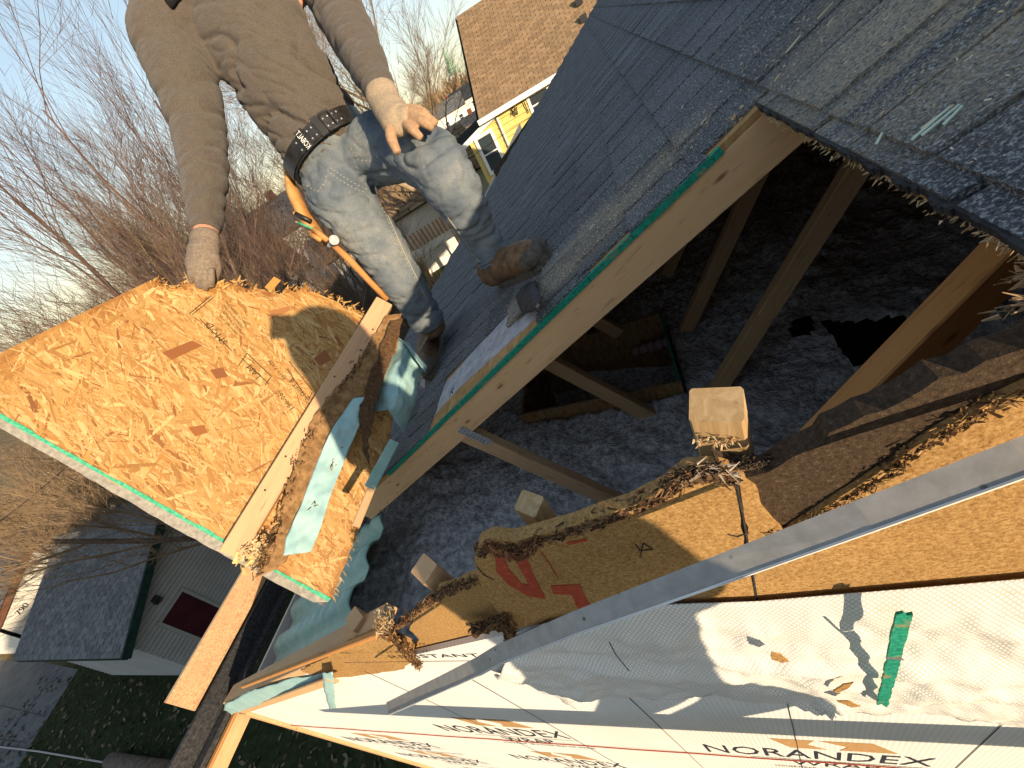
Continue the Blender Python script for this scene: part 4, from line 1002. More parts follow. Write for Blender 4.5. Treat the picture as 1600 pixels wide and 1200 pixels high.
sw.limb([(q3(420, -40, 1.41), .10), (shL, hw(44, 1.42)), (q3(522, 4, 1.40), hw(40, 1.40)), (elL, hw(38, 1.36)), (q3(570, 95, 1.30), hw(33, 1.30)), (q3(587, 128, 1.26), hw(28, 1.26)), (q3(595, 143, 1.24), hw(24, 1.24))], 20)
sw.skin('sweater', M['sweater'], worker, .0062, 6, fold_sw)
m = MB(); c = q3(350, -58, 1.40)
m.tube([c+side*.075*math.cos(a)+fwd*.065*math.sin(a)+tax*.012*math.sin(a) for a in [i*math.pi/12 for i in range(25)]], .014, 8, cap=False); m.build('collar', M['sweater'], worker, True)
m = MB(); a = q3(264, -6, 1.30); b = q3(275, 8, 1.29)
m.tube([q3(240, -30, 1.32), q3(255, -6, 1.29), q3(268, 6, 1.28), q3(280, -10, 1.28)], [.012, .016, .014, .008], 8); m.build('dark_strap', M['black_cloth'], worker, True)
# body under the clothes: head, neck, forearms
bd_ = Body()
bd_.limb([(wst, .07), (chest-fwd*.02, .10), (q3(372, -6, 1.40)-fwd*.02, .09), (neck, .062), (q3(340, -95, 1.39), .058)], 18, .75, fwd)
bd_.ell(head, (.074, .095, .115), (side, fwd, tax)); bd_.ell(head-tax*.06+fwd*.035, (.055, .062, .06), (side, fwd, tax)); bd_.ell(head+fwd*.098-tax*.012, (.014, .022, .024), (side, fwd, tax))
bd_.ell(head+side*.076, (.012, .02, .03), (side, fwd, tax)); bd_.ell(head-side*.076, (.012, .02, .03), (side, fwd, tax))
bd_.limb([(shR-fwd*.01, .035), (elR, .036), (wrR, .034), (q3(321, 376, 1.215), .034)], 12); bd_.limb([(shL-fwd*.02, .022), (elL, .03), (wrL, .028)], 12)
bd_.limb([(chest-fwd*.03, .05), (shR-fwd*.01, .022)], 10); bd_.limb([(chest-fwd*.04, .04), (shL-fwd*.02, .02)], 10)
bd_.limb([(hipC, .06), (wst, .07)], 12, .8, fwd)
body = bd_.skin('body', M['skin'], worker, .011, 3)
hr = Body(); hr.ell(head+tax*.03-fwd*.012, (.082, .100, .098), (side, fwd, tax)); hr.skin('hair', M['hair'], worker, .012, 2, lambda p: .004*noise.noise(V(p)*60))
m = MB()
for s_ in (-1, 1): m.tube([head+side*.03*s_+fwd*.094+tax*.012, head+side*.03*s_+fwd*.10+tax*.012], [.010, .006], 10)
m.build('eye', M['paint_white'], worker, True)
m = MB(); m.tube([head+side*.024*s_+fwd*(.090 if s_ else .096)-tax*.062 for s_ in (-1, 0, 1)], .005, 6); m.build('mouth', M['glove_palm'], worker, True)
# jeans ------------------------------------------------------------------
kneeR = q3(592, 385, 1.58); anR = q3(668, 500, 1.73)
kneeL = q3(688, 252, 1.26); anL = q3(774, 396, 1.42)
def fold_j(p):
    q = V(p); ax = (V((.25, 0, .97))).normalized()
    return crease(q, ax, 1.8, 6.0, 2, .0080) + crease(q, ax, 3.2, 11.0, 6, .0034) + .0015*noise.noise(q*38)
jn = Body()
jn.limb([(q3(518, 239, 1.495), .146), (q3(528, 253, 1.51), .154), (q3(548, 272, 1.53), .128)], 24, .80, fwd)
jn.limb([(q3(512, 250, 1.52), .115), (q3(535, 305, 1.53), hw(53, 1.53)), (q3(562, 348, 1.55), hw(45, 1.55)), (kneeR, hw(40, 1.58)), (q3(622, 432, 1.62), hw(35, 1.62)), (q3(648, 470, 1.67), hw(30, 1.67)), (q3(666, 498, 1.71), hw(27, 1.71))], 20)
jn.limb([(q3(556, 248, 1.52), .115), (q3(598, 232, 1.46), hw(52, 1.46)), (q3(645, 240, 1.36), hw(46, 1.36)), (q3(678, 252, 1.29), hw(48, 1.29)), (q3(702, 284, 1.28), hw(46, 1.28)), (q3(726, 324, 1.32), hw(39, 1.32)), (q3(748, 362, 1.38), hw(30, 1.38)), (q3(770, 396, 1.42), hw(28, 1.42))], 20)
jeans = jn.skin('jeans', M['denim'], worker, .0062, 6, fold_j)
from mathutils.bvhtree import BVHTree
JT = BVHTree.FromPolygons([v.co.copy() for v in jeans.data.vertices], [tuple(p.vertices) for p in jeans.data.polygons])
def onj(u, v, off=.0006):
    r = ray(u, v); h = JT.ray_cast(r*.3, r)
    return (h[0] + h[1]*off*(1 if h[1].dot(r) < 0 else -1)) if h[0] is not None else None
def seam(pts, r=.0011, dash=False):
    P = []
    for (a, b), (c, d) in zip(pts, pts[1:]):
        n = max(2, int(math.hypot(c-a, d-b)/3)); P += [onj(a+(c-a)*k/n, b+(d-b)*k/n) for k in range(n)]
    P = [p for p in P if p is not None]
    m = MB()
    if dash:
        for i in range(0, len(P)-1, 2):
            if (P[i+1]-P[i]).length < .05: m.tube([P[i], P[i+1]], r, 5)
    else:
        run = [P[0]]
        for p in P[1:]:
            if (p-run[-1]).length > .04:
                if len(run) > 1: m.tube(run, r, 5)
                run = []
            run.append(p)
        if len(run) > 1: m.tube(run, r, 5)
    return m.build('seam_stitching', M['thread'], worker, True)
for o_ in (0, 5): seam([(516-o_, 262+o_), (536-o_, 276+o_), (556-o_, 288+o_), (580-o_, 298+o_)], .0010, True)
seam([(597, 318), (612, 350), (630, 392), (650, 432), (668, 470)], .0014); seam([(594, 318), (609, 350), (627, 392), (647, 432), (665, 470)], .0009, True)
seam([(700, 340), (716, 362), (740, 398), (752, 412)], .0014)
seam([(548, 232), (560, 250), (580, 252), (596, 240)], .0010, True); seam([(478, 290), (496, 300), (508, 285), (512, 268)], .0010, True)
def cuff(c, d, r):
    m = MB(); a = d.orthogonal().normalized(); b = d.cross(a)
    for k in range(2): m.tube([c+(a*math.cos(x)+b*math.sin(x))*r+d*(.012*k) for x in [i*math.pi/10 for i in range(21)]], .0035, 6, cap=False)
    return m
cuff(q3(667, 499, 1.715), (q3(668, 500, 1.715)-q3(648, 470, 1.67)).normalized(), hw(27, 1.71)).build('hem', M['denim'], worker, True)
cuff(q3(770, 396, 1.42), (q3(768, 394, 1.42)-q3(744, 362, 1.38)).normalized(), hw(28, 1.42)).build('hem', M['denim'], worker, True)
fly = [q3(u, v, d) for u, v, d in [(512, 254, 1.345), (530, 268, 1.35), (552, 284, 1.365), (572, 296, 1.40), (588, 298, 1.44)]]
# belt -------------------------------------------------------------------
bc = q3(508, 224, 1.478); bax = (q3(440, 142, 1.43)-q3(508, 224, 1.475)).normalized(); bfw = (VW - bax*VW.dot(bax)).normalized(); bsd = bax.cross(bfw)
def ring(h0, h1, rx, ry, a0, a1, n=26, th=.004):
    m = MB(); lo = []; hi = []; 
    for i in range(n+1):
        a = a0+(a1-a0)*i/n; d = bsd*math.cos(a)*rx+bfw*math.sin(a)*ry; dn = d.normalized()
        lo.append((bc+d+bax*h0, bc+d+dn*th+bax*h0)); hi.append((bc+d+bax*h1, bc+d+dn*th+bax*h1))
    for i in range(n): m.hexa([lo[i][0], lo[i+1][0], lo[i+1][1], lo[i][1]], [hi[i][0], hi[i+1][0], hi[i+1][1], hi[i][1]])
    return m
belt = ring(-.045, .012, .163, .136, 0, 2*math.pi, 60).build('belt', M['belt_leather'], worker)
ring(-.040, .008, .168, .141, math.radians(68), math.radians(172), 24).build('belt_tongue', M['belt_leather'], belt)
ring(-.048, .015, .173, .146, math.radians(101), math.radians(111), 4).build('belt_loop', M['belt_leather'], belt)
ring(-.048, .015, .173, .146, math.radians(80), math.radians(88), 4).build('belt_loop', M['belt_leather'], belt)
mm = MB()
for a in (58, 64, 70, 76, 92, 98, 116):
    for h in (-.030, -.004):
        d = bsd*math.cos(math.radians(a))*.170+bfw*math.sin(math.radians(a))*.143; mm.tube([bc+d+bax*h, bc+d*1.02+bax*h], .0028, 7)
tag(mm.build('belt_eyelets', M['plate_steel'], belt), kind='stuff')
bk = MB()
for h in (-.046, .012): 
    bk.tube([bc+(bsd*math.cos(math.radians(a))*.176+bfw*math.sin(math.radians(a))*.149)+bax*h for a in (66, 70, 74, 78)], .0035, 6)
for a in (66, 78): bk.tube([bc+(bsd*math.cos(math.radians(a))*.176+bfw*math.sin(math.radians(a))*.149)+bax*h for h in (-.046, .012)], .0035, 6)
bk.build('buckle', M['tar'], belt)
cu = bpy.data.curves.new('x', 'FONT'); cu.body = 'KOBALT'; tmp = bpy.data.objects.new('x', cu); COL.objects.link(tmp)
me = bpy.data.meshes.new_from_object(tmp.evaluated_get(bpy.context.evaluated_depsgraph_get())); COL.objects.unlink(tmp); bpy.data.objects.remove(tmp)
xs = [v.co.x for v in me.vertices]; W_ = max(xs)
for v in me.vertices:                           # reads along the loop, bottom edge first
    h = -.046 + v.co.x/W_*.058; a = math.radians(109.5) - v.co.y*.15; d = bsd*math.cos(a)*.1785+bfw*math.sin(a)*.1515; v.co = bc+d+bax*h
me.materials.append(M['paint_white']); link(bpy.data.objects.new('belt_lettering', me), belt)
# gloves -----------------------------------------------------------------
gl = Body()                                     # left glove spread on the knee
D = 1.165
gl.limb([(q3(597, 148, 1.22), hw(26, 1.22)), (q3(604, 163, 1.21), hw(25, 1.21)), (q3(611, 174, 1.195), hw(26, 1.19))], 16, .7, VW)
gl.limb([(q3(612, 176, 1.19), hw(25, 1.19)), (q3(622, 188, 1.17), hw(27, 1.17)), (q3(632, 186, 1.16), hw(20, 1.16))], 16, .62, VW)
F_ = [[(634, 194, 1.155, 8.5), (645, 203, 1.135, 8), (656, 214, 1.14, 6.5)], [(642, 184, 1.155, 8.5), (660, 190, 1.13, 8), (674, 199, 1.135, 6.5)], [(640, 175, 1.16, 8), (660, 178, 1.145, 7.5), (680, 192, 1.15, 6)], [(634, 170, 1.175, 7), (652, 170, 1.165, 6.5), (668, 178, 1.165, 5.5)], [(612, 196, 1.17, 10), (611, 214, 1.155, 9), (620, 236, 1.155, 7)]]
gl.skin('left_glove', M['glove'], worker, .0042, 3, lambda p: .0008*noise.noise(V(p)*90))
pf = Body()
for fg in F_: pf.limb([(q3(u, v, d), hw(r, d)) for u, v, d, r in fg], 12)
pf.skin('fingers_coating', M['glove_palm'], worker, .004, 3)
gr_ = Body()                                    # right glove gripping the panel edge
hp = onp(322, 446)
gr_.limb([(q3(320, 374, 1.212), hw(22, 1.21)), (q3(320, 382, 1.208), hw(22, 1.21)), (q3(318, 392, 1.20), hw(24, 1.20))], 16, .7, VW)
gr_.limb([(q3(318, 392, 1.20), hw(24, 1.2)), (q3(315, 412, 1.185), hw(24, 1.185)), (q3(314, 424, 1.18), hw(20, 1.18))], 16, .65, VW)
dh = proj(hp)[2]
for i, (u, v0, v1) in enumerate([(298, 416, 440), (309, 422, 448), (320, 424, 451), (330, 420, 446)]):
    gr_.limb([(q3(u, v0, 1.17), hw(5.4, 1.17)), (q3(u, (v0+v1)/2, dh-.028), hw(5.4, 1.15)), (q3(u+1, v1, dh-.012), hw(4.6, 1.15))], 12)
gr_.limb([(q3(335, 402, 1.19), hw(8, 1.19)), (q3(338, 420, 1.20), hw(8, 1.2)), (q3(334, 436, 1.21), hw(7, 1.2))], 12)
gr_.skin('right_glove', M['glove_dark'], worker, .0042, 3, lambda p: .0008*noise.noise(V(p)*90))
# boots ------------------------------------------------------------------
def boot(ankle, heel, toe, up, w, name):
    b = Body(); L = (toe-heel); d = L.normalized(); sd = d.cross(up).normalized()
    b.limb([(ankle, w*1.05), (ankle.lerp(heel+up*w*1.1, .7), w*1.05)], 16)
    b.limb([(heel+up*w*.95+d*w*.5, w*.98), (heel+d*L.length*.42+up*w*.98, w*.98), (heel+d*L.length*.72+up*w*.72, w*.98), (toe-d*w*.75+up*w*.55, w*.80)], 18, 1.0)
    bo = b.skin(name, M['boot_leather'], worker, .0075, 4, lambda p: .002*noise.noise(V(p)*28))
    cp = Body(); cp.ell(toe-d*w*.92+up*w*.62, (w*1.0, w*1.05, w*.70), (d, sd, up)); cp.skin('toe_cap', M['boot_sole'], bo, .006, 2)
    pts = []; n = 22                              # sole outline
    for i in range(n):
        a = 2*math.pi*i/n; x = math.cos(a); y = math.sin(a); wx = w*(1.08 if x > 0 else .92)
        pts.append(heel+d*(L.length*.5+ x*L.length*.5)+sd*(wx*(1 if y > 0 else -1)*abs(y)**.6))
    m = MB(); lo = [p-up*.004 for p in pts]; hi = [p+up*w*.34 for p in pts]
    m.add(lo+hi, [tuple(range(n))[::-1], tuple(range(n, 2*n))]+[(i, (i+1) % n, (i+1) % n+n, i+n) for i in range(n)]); m.build('boot_sole', M['boot_sole'], bo)
    m = MB()
    for k in range(5):
        c = (ankle+d*w*.98).lerp(heel+d*L.length*.66+up*w*1.62, .25+k*.18); m.tube([c-sd*w*.42-up*.004, c+up*.002, c+sd*w*.42-up*.004+d*.006], .0022, 6)
    m.build('boot_lace', M['thread'], bo); return bo
ht, tt = pr(660, 520, .002), pr(678, 582, .002); h2 = pr(684, 520, .002)
boot(q3(676, 508, 1.74), pr(686, 524, .004), pr(676, 590, .004), RN, .052, 'right_boot')
boot(q3(782, 404, 1.42), pr(783, 440, .004), pr(858, 402, .004), RN, .054, 'left_boot')
# tool pouch hanging at the right hip ------------------------------------
tp = Body()
tp.limb([(q3(450, 272, 1.52), .022), (q3(462, 310, 1.54), .040), (q3(484, 350, 1.56), .045), (q3(505, 375, 1.57), .03)], 16, .55, side)
pc_ = tp.skin('tool_pouch', M['tan_leather'], worker, .007, 3)
m = MB()
for (a, b, r) in (((486, 366, 1.50), (502, 376, 1.50), .010), ((490, 358, 1.50), (512, 376, 1.50), .012)): m.tube([q3(*a), q3(*b)], [r, r*.8], 8)
m.build('pouch_pocket', M['tan_leather'], pc_, True)
hm = thing('hammer', q3(523, 378, 1.50), 'wooden handled claw hammer hanging from the tan tool pouch', 'hammer')
m = MB(); m.tube([q3(518, 380, 1.50), q3(545, 405, 1.53), q3(575, 437, 1.57), q3(605, 468, 1.62)], [.010, .014, .012, .012], 10); m.build('handle', M['orange_pine'], hm, True)
m = MB(); m.tube([q3(523, 376, 1.485), q3(522, 375, 1.46)], [.017, .017], 16); m.tube([q3(514, 384, 1.51), q3(523, 376, 1.485)], [.008, .013], 8); m.build('head', M['plate_steel'], hm)
for nm, a, b, r, mt, lb, ct in (('marker_pen', (458, 332, 1.50), (486, 346, 1.51), .0085, 'belt_leather', 'dark marker pen sticking out of the tool pouch', 'pen'), ('pencil', (461, 346, 1.49), (490, 358, 1.50), .004, 'green_spray', 'green carpenter pencil sticking out of the tool pouch', 'pencil')):
    tg = thing(nm, q3(*b), lb, ct); A_, B_ = q3(*a), q3(*b); m = MB(); m.tube([A_.lerp(B_, .12), B_], r, 8); m.build('barrel', M[mt], tg, True)
    m = MB(); m.tube([A_, A_.lerp(B_, .12)], [r*.4, r], 8); m.build('tip', M['tan_leather'], tg, True)
# =================================================================== surroundings
rnd = random.Random(77)
def far(u, v, rho): r = ray(u, v); return r*(rho/math.hypot(r.x, r.y))
def pol(az, rho, z=GZ): a = math.radians(az); return V((rho*math.sin(a), rho*math.cos(a), z))
# ---- ground
t = NT('lawn', .95, .1); v = t.coord('Position'); n1 = t.noise(v, .06, 4); n2 = t.noise(v, 5, 5, .7); n3 = t.noise(v, 40, 3)
g = t.ramp(n2, [(.3, (.014, .022, .008)), (.55, (.032, .043, .016)), (.75, (.07, .068, .034))])
d = t.ramp(n2, [(.3, (.12, .085, .045)), (.7, (.33, .25, .14))])
sp = t.n('ShaderNodeSeparateXYZ'); t.l(v, sp.inputs[0])
f_ = t.math('ADD', t.math('MULTIPLY', sp.outputs[0], -.12), t.math('MULTIPLY', n1, 2.0))
t.col(t.mix(t.ramp(t.math('SUBTRACT', f_, 3.5), [(.3, 0), (.8, 1)]), g, d)); t.bump(t.math('ADD', n2, n3), .8, .05); M['lawn'] = t.m
m = MB(); m.add([(-2500, -2500, GZ), (2500, -2500, GZ), (2500, 2500, GZ), (-2500, 2500, GZ)], [(0,1,2,3)]); tag(m.build('ground', M['lawn']), kind='structure')
simple('concrete', (.10, .10, .102), (.15, .15, .15), 2.6, .9, .15, .004, 'Position', detail=8)
dr = [atz(u, v, GZ+.004) for u, v in [(60, 1033), (122, 1046), (48, 1163), (12, 1235), (-170, 1320), (-200, 1060), (-60, 1030)]]
tag(slab('driveway', dr, (0, 0, 1), .05, M['concrete']), kind='structure')
for a, b in (((98, 1040), (4, 1155)), ((0, 1102), (66, 1118)), ((-40, 1150), (40, 1160))):
    A, B = atz(*a, GZ+.008), atz(*b, GZ+.008); m = MB(); m.bar(A, B, .03, .006); tag(m.build('driveway_joint', M['tar']), kind='structure')
m = MB()
for _ in range(5200):
    x = rnd.uniform(-24, -2.6); y = rnd.uniform(-7, 2.0) if rnd.random() < .85 else rnd.uniform(2, 12)
    s = rnd.uniform(.04, .09); a = rnd.uniform(0, 6.28); p = V((x, y, GZ+.015+.02*rnd.random())); e = V((math.cos(a), math.sin(a), rnd.gauss(0, .3)))*s; f2 = V((-math.sin(a), math.cos(a), rnd.gauss(0, .4)))*s*.6
    m.add([p-e, p-f2*.8, p+e, p+f2+V((0, 0, s*.2))], [(0,1,2), (0,2,3)], rnd.choice(((.10, .075, .045), (.14, .105, .062), (.06, .05, .028), (.18, .145, .095), (.04, .045, .02))))
tag(m.build('fallen_leaves', M['vcol']), 'brown fallen leaves strewn over the dark lawn', 'leaves', kind='stuff')
# ---- building materials
t = NT('far_shingle_grey', .9, .15); v = t.coord('UV'); M['far_shingle_grey'] = t.m
def shingle_mat(name, c1, c2, sc=1.0):
    t = NT(name, .92, .12); v = t.coord('Object'); n1 = t.noise(t.coord('Object', (1, 1, 1)), 7, 4, .7); n2 = t.noise(v, 90, 2)
    c = t.mix(.5, t.ramp(n1, [(.3, c1), (.7, c2)]), t.ramp(n2, [(.35, (.75, .75, .75)), (.65, (1.2, 1.2, 1.2))]), 'MULTIPLY')
    c = t.mix(1.0, c, t.attr(), 'MULTIPLY'); t.col(c); t.bump(n2, .5, .01); M[name] = t.m
shingle_mat('sh_grey', (.10, .10, .105), (.20, .20, .195)); shingle_mat('sh_tan', (.22, .145, .085), (.34, .235, .14)); shingle_mat('sh_dark', (.035, .038, .045), (.075, .08, .09))
simple('siding_grey', (.27, .27, .255), (.33, .33, .31), 1.2, .7, .05, .004, 'Position')
simple('siding_yellow', (.56, .44, .14), (.66, .53, .19), 1.0, .75, .05, .004, 'Position')
simple('siding_white', (.66, .64, .58), (.76, .74, .68), 1.0, .75, .05, .004, 'Position')
simple('trim_green', (.006, .022, .017), (.014, .040, .030), 6, .6, .05, .004, 'Position')
simple('trim_brown', (.15, .06, .035), (.21, .09, .055), 6, .6, .05, .004, 'Position')
simple('door_maroon', (.040, .008, .012), (.060, .013, .018), 3, .5, .05, .004, 'Position')
t = NT('window_glass', .08, .6); t.col((.035, .045, .055)); M['window_glass'] = t.m
simple('bark', (.085, .062, .048), (.19, .145, .11), 9, .95, .6, .02)
simple('bark_light', (.24, .18, .12), (.40, .31, .21), 9, .95, .5, .02)
simple('twig_red', (.085, .055, .045), (.165, .11, .09), 6, .95, 0)
simple('twig_brown', (.07, .05, .036), (.15, .11, .078), 6, .95, 0)
simple('twig_tan', (.17, .115, .07), (.28, .20, .125), 6, .95, 0)
def roof_courses(name, e0, e1, r1, r0, n, tabw, mat, parent, th=.02, seed=0):
    """shingled slope: lapped courses of separate tabs from eave e0-e1 up to ridge r0-r1"""
    e0, e1, r0, r1 = map(V, (e0, e1, r0, r1)); r = random.Random(seed); m = MB()
    nn = (e1-e0).cross(r0-e0).normalized(); nn = nn if nn.z > 0 else -nn
    for k in range(n):
        a0, a1 = e0.lerp(r0, k/n), e1.lerp(r1, k/n); b0, b1 = e0.lerp(r0, (k+1.12)/n), e1.lerp(r1, (k+1.12)/n)
        L = (a1-a0).length; c = max(1, int(L/tabw)); off = .5*(k % 2)/c
        for i in range(c+1):
            s0 = max(0, i/c-off); s1 = min(1, (i+1)/c-off)
            if s1 <= s0+1e-4: continue
            g = .06/c; q = r.uniform(.80, 1.16); lift = th*r.uniform(.7, 1.1)
            A, B, C_, D_ = a0.lerp(a1, s0+g), a0.lerp(a1, s1), b0.lerp(b1, s1), b0.lerp(b1, s0+g)
            m.add([A, B, B+nn*lift, A+nn*lift, C_+nn*lift*.2, D_+nn*lift*.2], [(0,1,2,3), (3,2,4,5)], (q, q, q))
    o = m.build(name, M[mat], parent); return tag(o, kind='stuff')
def lap_siding(name, p0, p1, z0, z1, h, mat, parent, out, clip=None, th=.03, gap=1.0):
    """horizontal lapped boards on a vertical wall from p0 to p1"""
    m = MB(); z = z0; p0, p1 = V(p0), V(p1); out = V(out)
    while z < z1-1e-3:
        zz = min(z+h, z1); a, b = (0., 1.) if clip is None else clip((z+zz)/2)
        A, B = p0.lerp(p1, a), p0.lerp(p1, b)
        if b > a: m.hexa([V((A.x, A.y, z+h*.20*gap)), V((B.x, B.y, z+h*.20*gap)), V((B.x, B.y, z+h*.20*gap))+out*th, V((A.x, A.y, z+h*.20*gap))+out*th], [V((A.x, A.y, zz)), V((B.x, B.y, zz)), V((B.x, B.y, zz))+out*.002, V((A.x, A.y, zz))+out*.002])
        z = zz
    return tag(m.build(name, M[mat], parent), kind='stuff')
def window(parent, c, ux, uz, w, h, out, frame='paint_white', fr=.09, mullion=True):
    c, ux, uz, out = V(c), V(ux).normalized(), V(uz).normalized(), V(out).normalized()
    R = lambda x0, x1, z0, z1, o0, o1, mb: mb.hexa([c+ux*x0+uz*z0+out*o0, c+ux*x1+uz*z0+out*o0, c+ux*x1+uz*z1+out*o0, c+ux*x0+uz*z1+out*o0], [c+ux*x0+uz*z0+out*o1, c+ux*x1+uz*z0+out*o1, c+ux*x1+uz*z1+out*o1, c+ux*x0+uz*z1+out*o1])
    m = MB(); R(-w/2, w/2, -h/2, h/2, .005, .02, m); g = m.build('window', M['window_glass'], parent)
    m = MB(); R(-w/2-fr, -w/2, -h/2-fr, h/2+fr, .0, .06, m); R(w/2, w/2+fr, -h/2-fr, h/2+fr, .0, .06, m); R(-w/2, w/2, h/2, h/2+fr, .001, .062, m); R(-w/2, w/2, -h/2-fr, -h/2, .001, .064, m)
    if mullion: R(-w/2, w/2, -.03, .03, .022, .045, m)
    m.build('frame', M[frame], g); return g
# ---- grey garage below, gable end with maroon door
ga = thing('garage', (-14, 4.9, GZ), 'grey sided garage with maroon door and half shaded shingle roof', 'garage')
yE, zE, yA, zA, xN, xF = 1.80, -6.05, 4.9, -4.60, -13.7, -19.6
yE2 = 2*yA-yE
roof_courses('near_slope', (xN, yE, zE), (xF, yE, zE), (xF, yA, zA), (xN, yA, zA), 24, .32, 'sh_grey', ga, .018, 3)
roof_courses('far_slope', (xF, yE2, zE), (xN, yE2, zE), (xN, yA, zA), (xF, yA, zA), 18, .6, 'sh_grey', ga, .018, 4)
m = MB()
for s, e in ((yE, yA), (yE2, yA)): m.hexa([(xN, s, zE-.16), (xN, e, zA-.16), (xF, e, zA-.16), (xF, s, zE-.16)], [(xN, s, zE-.01), (xN, e, zA-.01), (xF, e, zA-.01), (xF, s, zE-.01)])
m.build('roof_deck', M['trim_green'], ga)
m = MB()
for s in (yE, yE2): m.bar(V((xN+.02, s, zE-.10)), V((xN+.02, yA, zA-.10)), .04, .20, V((0, 0, 1)))
m.build('rake_board', M['trim_green'], ga)
def gclip(z):
    if z < zE-.12: return 0., 1.
    k = (z-(zE-.12))/(zA-zE); return .5*k, 1-.5*k
lap_siding('gable_siding', (-14, 2.1, 0), (-14, 7.7, 0), GZ, zA-.25, .115, 'siding_grey', ga, (1, 0, 0), gclip)
lap_siding('side_siding', (-19.3, 2.1, 0), (-14, 2.1, 0), GZ, zE-.05, .115, 'siding_grey', ga, (0, -1, 0))
pg = [V((-14.004, 2.12, GZ)), V((-14.004, 7.68, GZ)), V((-14.004, 7.68, zE-.12)), V((-14.004, yA, zA-.2)), V((-14.004, 2.12, zE-.12))]
m = MB(); m.add(pg+[q-V((5.2, 0, 0)) for q in pg], [(0,1,2,3,4), (9,8,7,6,5)]+[(i, i+5, (i+1) % 5+5, (i+1) % 5) for i in range(5)]); m.build('lap_shadow_core', M['tar'], ga)  # dark core in the siding gaps, painted shade under each lap
m = MB(); m.box((-13.99, 2.74, GZ+.05), (-13.955, 3.53, -6.5)); dd_ = m.build('door', M['door_maroon'], ga)
m = MB()
for y in (2.66, 3.53): m.box((-13.99, y, GZ+.05), (-13.94, y+.08, -6.42))
m.box((-13.99, 2.74, -6.5), (-13.942, 3.53, -6.44)); m.build('door_frame', M['siding_grey'], dd_)
for z in (-8.3, -7.65, -7.05):
    for y in (2.84, 3.19):
        m = MB(); m.box((-13.953, y, z), (-13.945, y+.24, z+.45)); m.build('door_panel', M['door_maroon'], dd_)
m = MB(); c = atx(245, 937, -13.94); m.box((-13.985, c.y-.08, c.z-.1), (-13.9, c.y+.08, c.z+.1)); m.tube([c+V((.05, 0, -.05)), c+V((.16, .02, -.02))], [.06, .04], 8); m.tube([c+V((.05, -.08, 0)), c+V((.15, -.12, .08))], [.05, .03], 8); m.build('wall_lamp', M['tar'], ga)
# ---- white gabled shed behind the garage
sh = thing('shed', (-24, 5, GZ), 'sunlit white shed with brown rake trim behind the grey garage', 'shed')
XS = -24.0; A_, L_, R_ = atx(50, 845, XS), atx(-8, 985, XS), atx(172, 782, XS)
slab('gable_front', [A_, R_, V((XS, R_.y, GZ)), V((XS, L_.y, GZ)), L_], (1, 0, 0), .1, M['siding_white'], sh)
for nm, q in (('rake_trim', L_), ('rake_trim', R_)):
    m = MB(); m.bar(V((XS+.05, q.y, q.z)), V((XS+.05, A_.y, A_.z)), .1, .18); m.build(nm, M['trim_brown'], sh)
for q, nm, mt in ((L_, 'roof_left', 'sh_grey'), (R_, 'roof_right', 'sh_dark')):  # right slope coloured darker, its shade painted in
    o_ = V((q.y-A_.y, 0, 0)).normalized()
    e = V((0, q.y-A_.y, q.z-A_.z)); q2 = V((XS, q.y, q.z))+e*.12
    roof_courses(nm, q2+V((.15, 0, .12)), q2+V((-6, 0, .12)), V((XS-6, A_.y, A_.z+.12)), V((XS+.15, A_.y, A_.z+.12)), 16, .5, mt, sh, .03, 5)
slab('shed_side', [V((XS, L_.y, GZ)), V((XS-6, L_.y, GZ)), V((XS-6, L_.y, L_.z)), V((XS, L_.y, L_.z))], (0, -1, 0), .1, M['siding_white'], sh)
m = MB(); a, b, c = atx(76, 962, XS+.06), atx(102, 905, XS+.06), atx(40, 985, XS+.06); m.bar(a, V((a.x, b.y+1.4, a.z)), .06, .12); m.bar(a, V((a.x, a.y, GZ)), .06, .12, V((0, 1, 0))); m.build('door_trim', M['trim_brown'], sh)
cu = bpy.data.curves.new('x', 'FONT'); cu.body = '790'; tmp = bpy.data.objects.new('x', cu); COL.objects.link(tmp)
me = bpy.data.meshes.new_from_object(tmp.evaluated_get(bpy.context.evaluated_depsgraph_get())); COL.objects.unlink(tmp); bpy.data.objects.remove(tmp)
p = atx(30, 962, XS+.02)
for v_ in me.vertices: v_.co = p + V((0, 1, 0))*v_.co.x*.26 + V((0, 0, 1))*v_.co.y*.26
me.materials.append(M['tar']); link(bpy.data.objects.new('house_number', me), sh)
# ---- yellow house with tan roof
yh = thing('neighbour_house', (-3, 25, GZ), 'yellow sided house with large tan shingle roof and white trim', 'house')
E0, E1 = far(747, 186, 23.6), far(882, 97, 24.2); E1.z = E0.z
ed = (E1-E0).normalized(); fn = V((ed.y, -ed.x, 0)); fn = fn if fn.dot(E0) < 0 else -fn
rdl = far(713, 27, 29.0); run = (rdl-E0); runh = -fn*(-run.dot(fn))*-1
back_ = -fn; RL = E0 + back_*((rdl-E0).dot(back_)) + ed*((rdl-E0).dot(ed)); RL.z = rdl.z
LEN = 13.0
roof_courses('front_slope', E0+fn*.45, E0+ed*LEN+fn*.45, RL+ed*LEN, RL, 44, .42, 'sh_tan', yh, .03, 9)
m = MB(); m.hexa([E0+fn*.44-V((0,0,.03)), E0+ed*LEN+fn*.44-V((0,0,.03)), RL+ed*LEN-V((0,0,.03)), RL-V((0,0,.03))], [E0+fn*.44-V((0,0,.2)), E0+ed*LEN+fn*.44-V((0,0,.2)), RL+ed*LEN-V((0,0,.2)), RL-V((0,0,.2))]); m.build('roof_deck', M['siding_white'], yh)
m = MB(); m.bar(E0+fn*.5-ed*.1-V((0,0,.12)), E0+ed*LEN+fn*.5-V((0,0,.12)), .14, .22); m.build('gutter', M['paint_white'], yh)
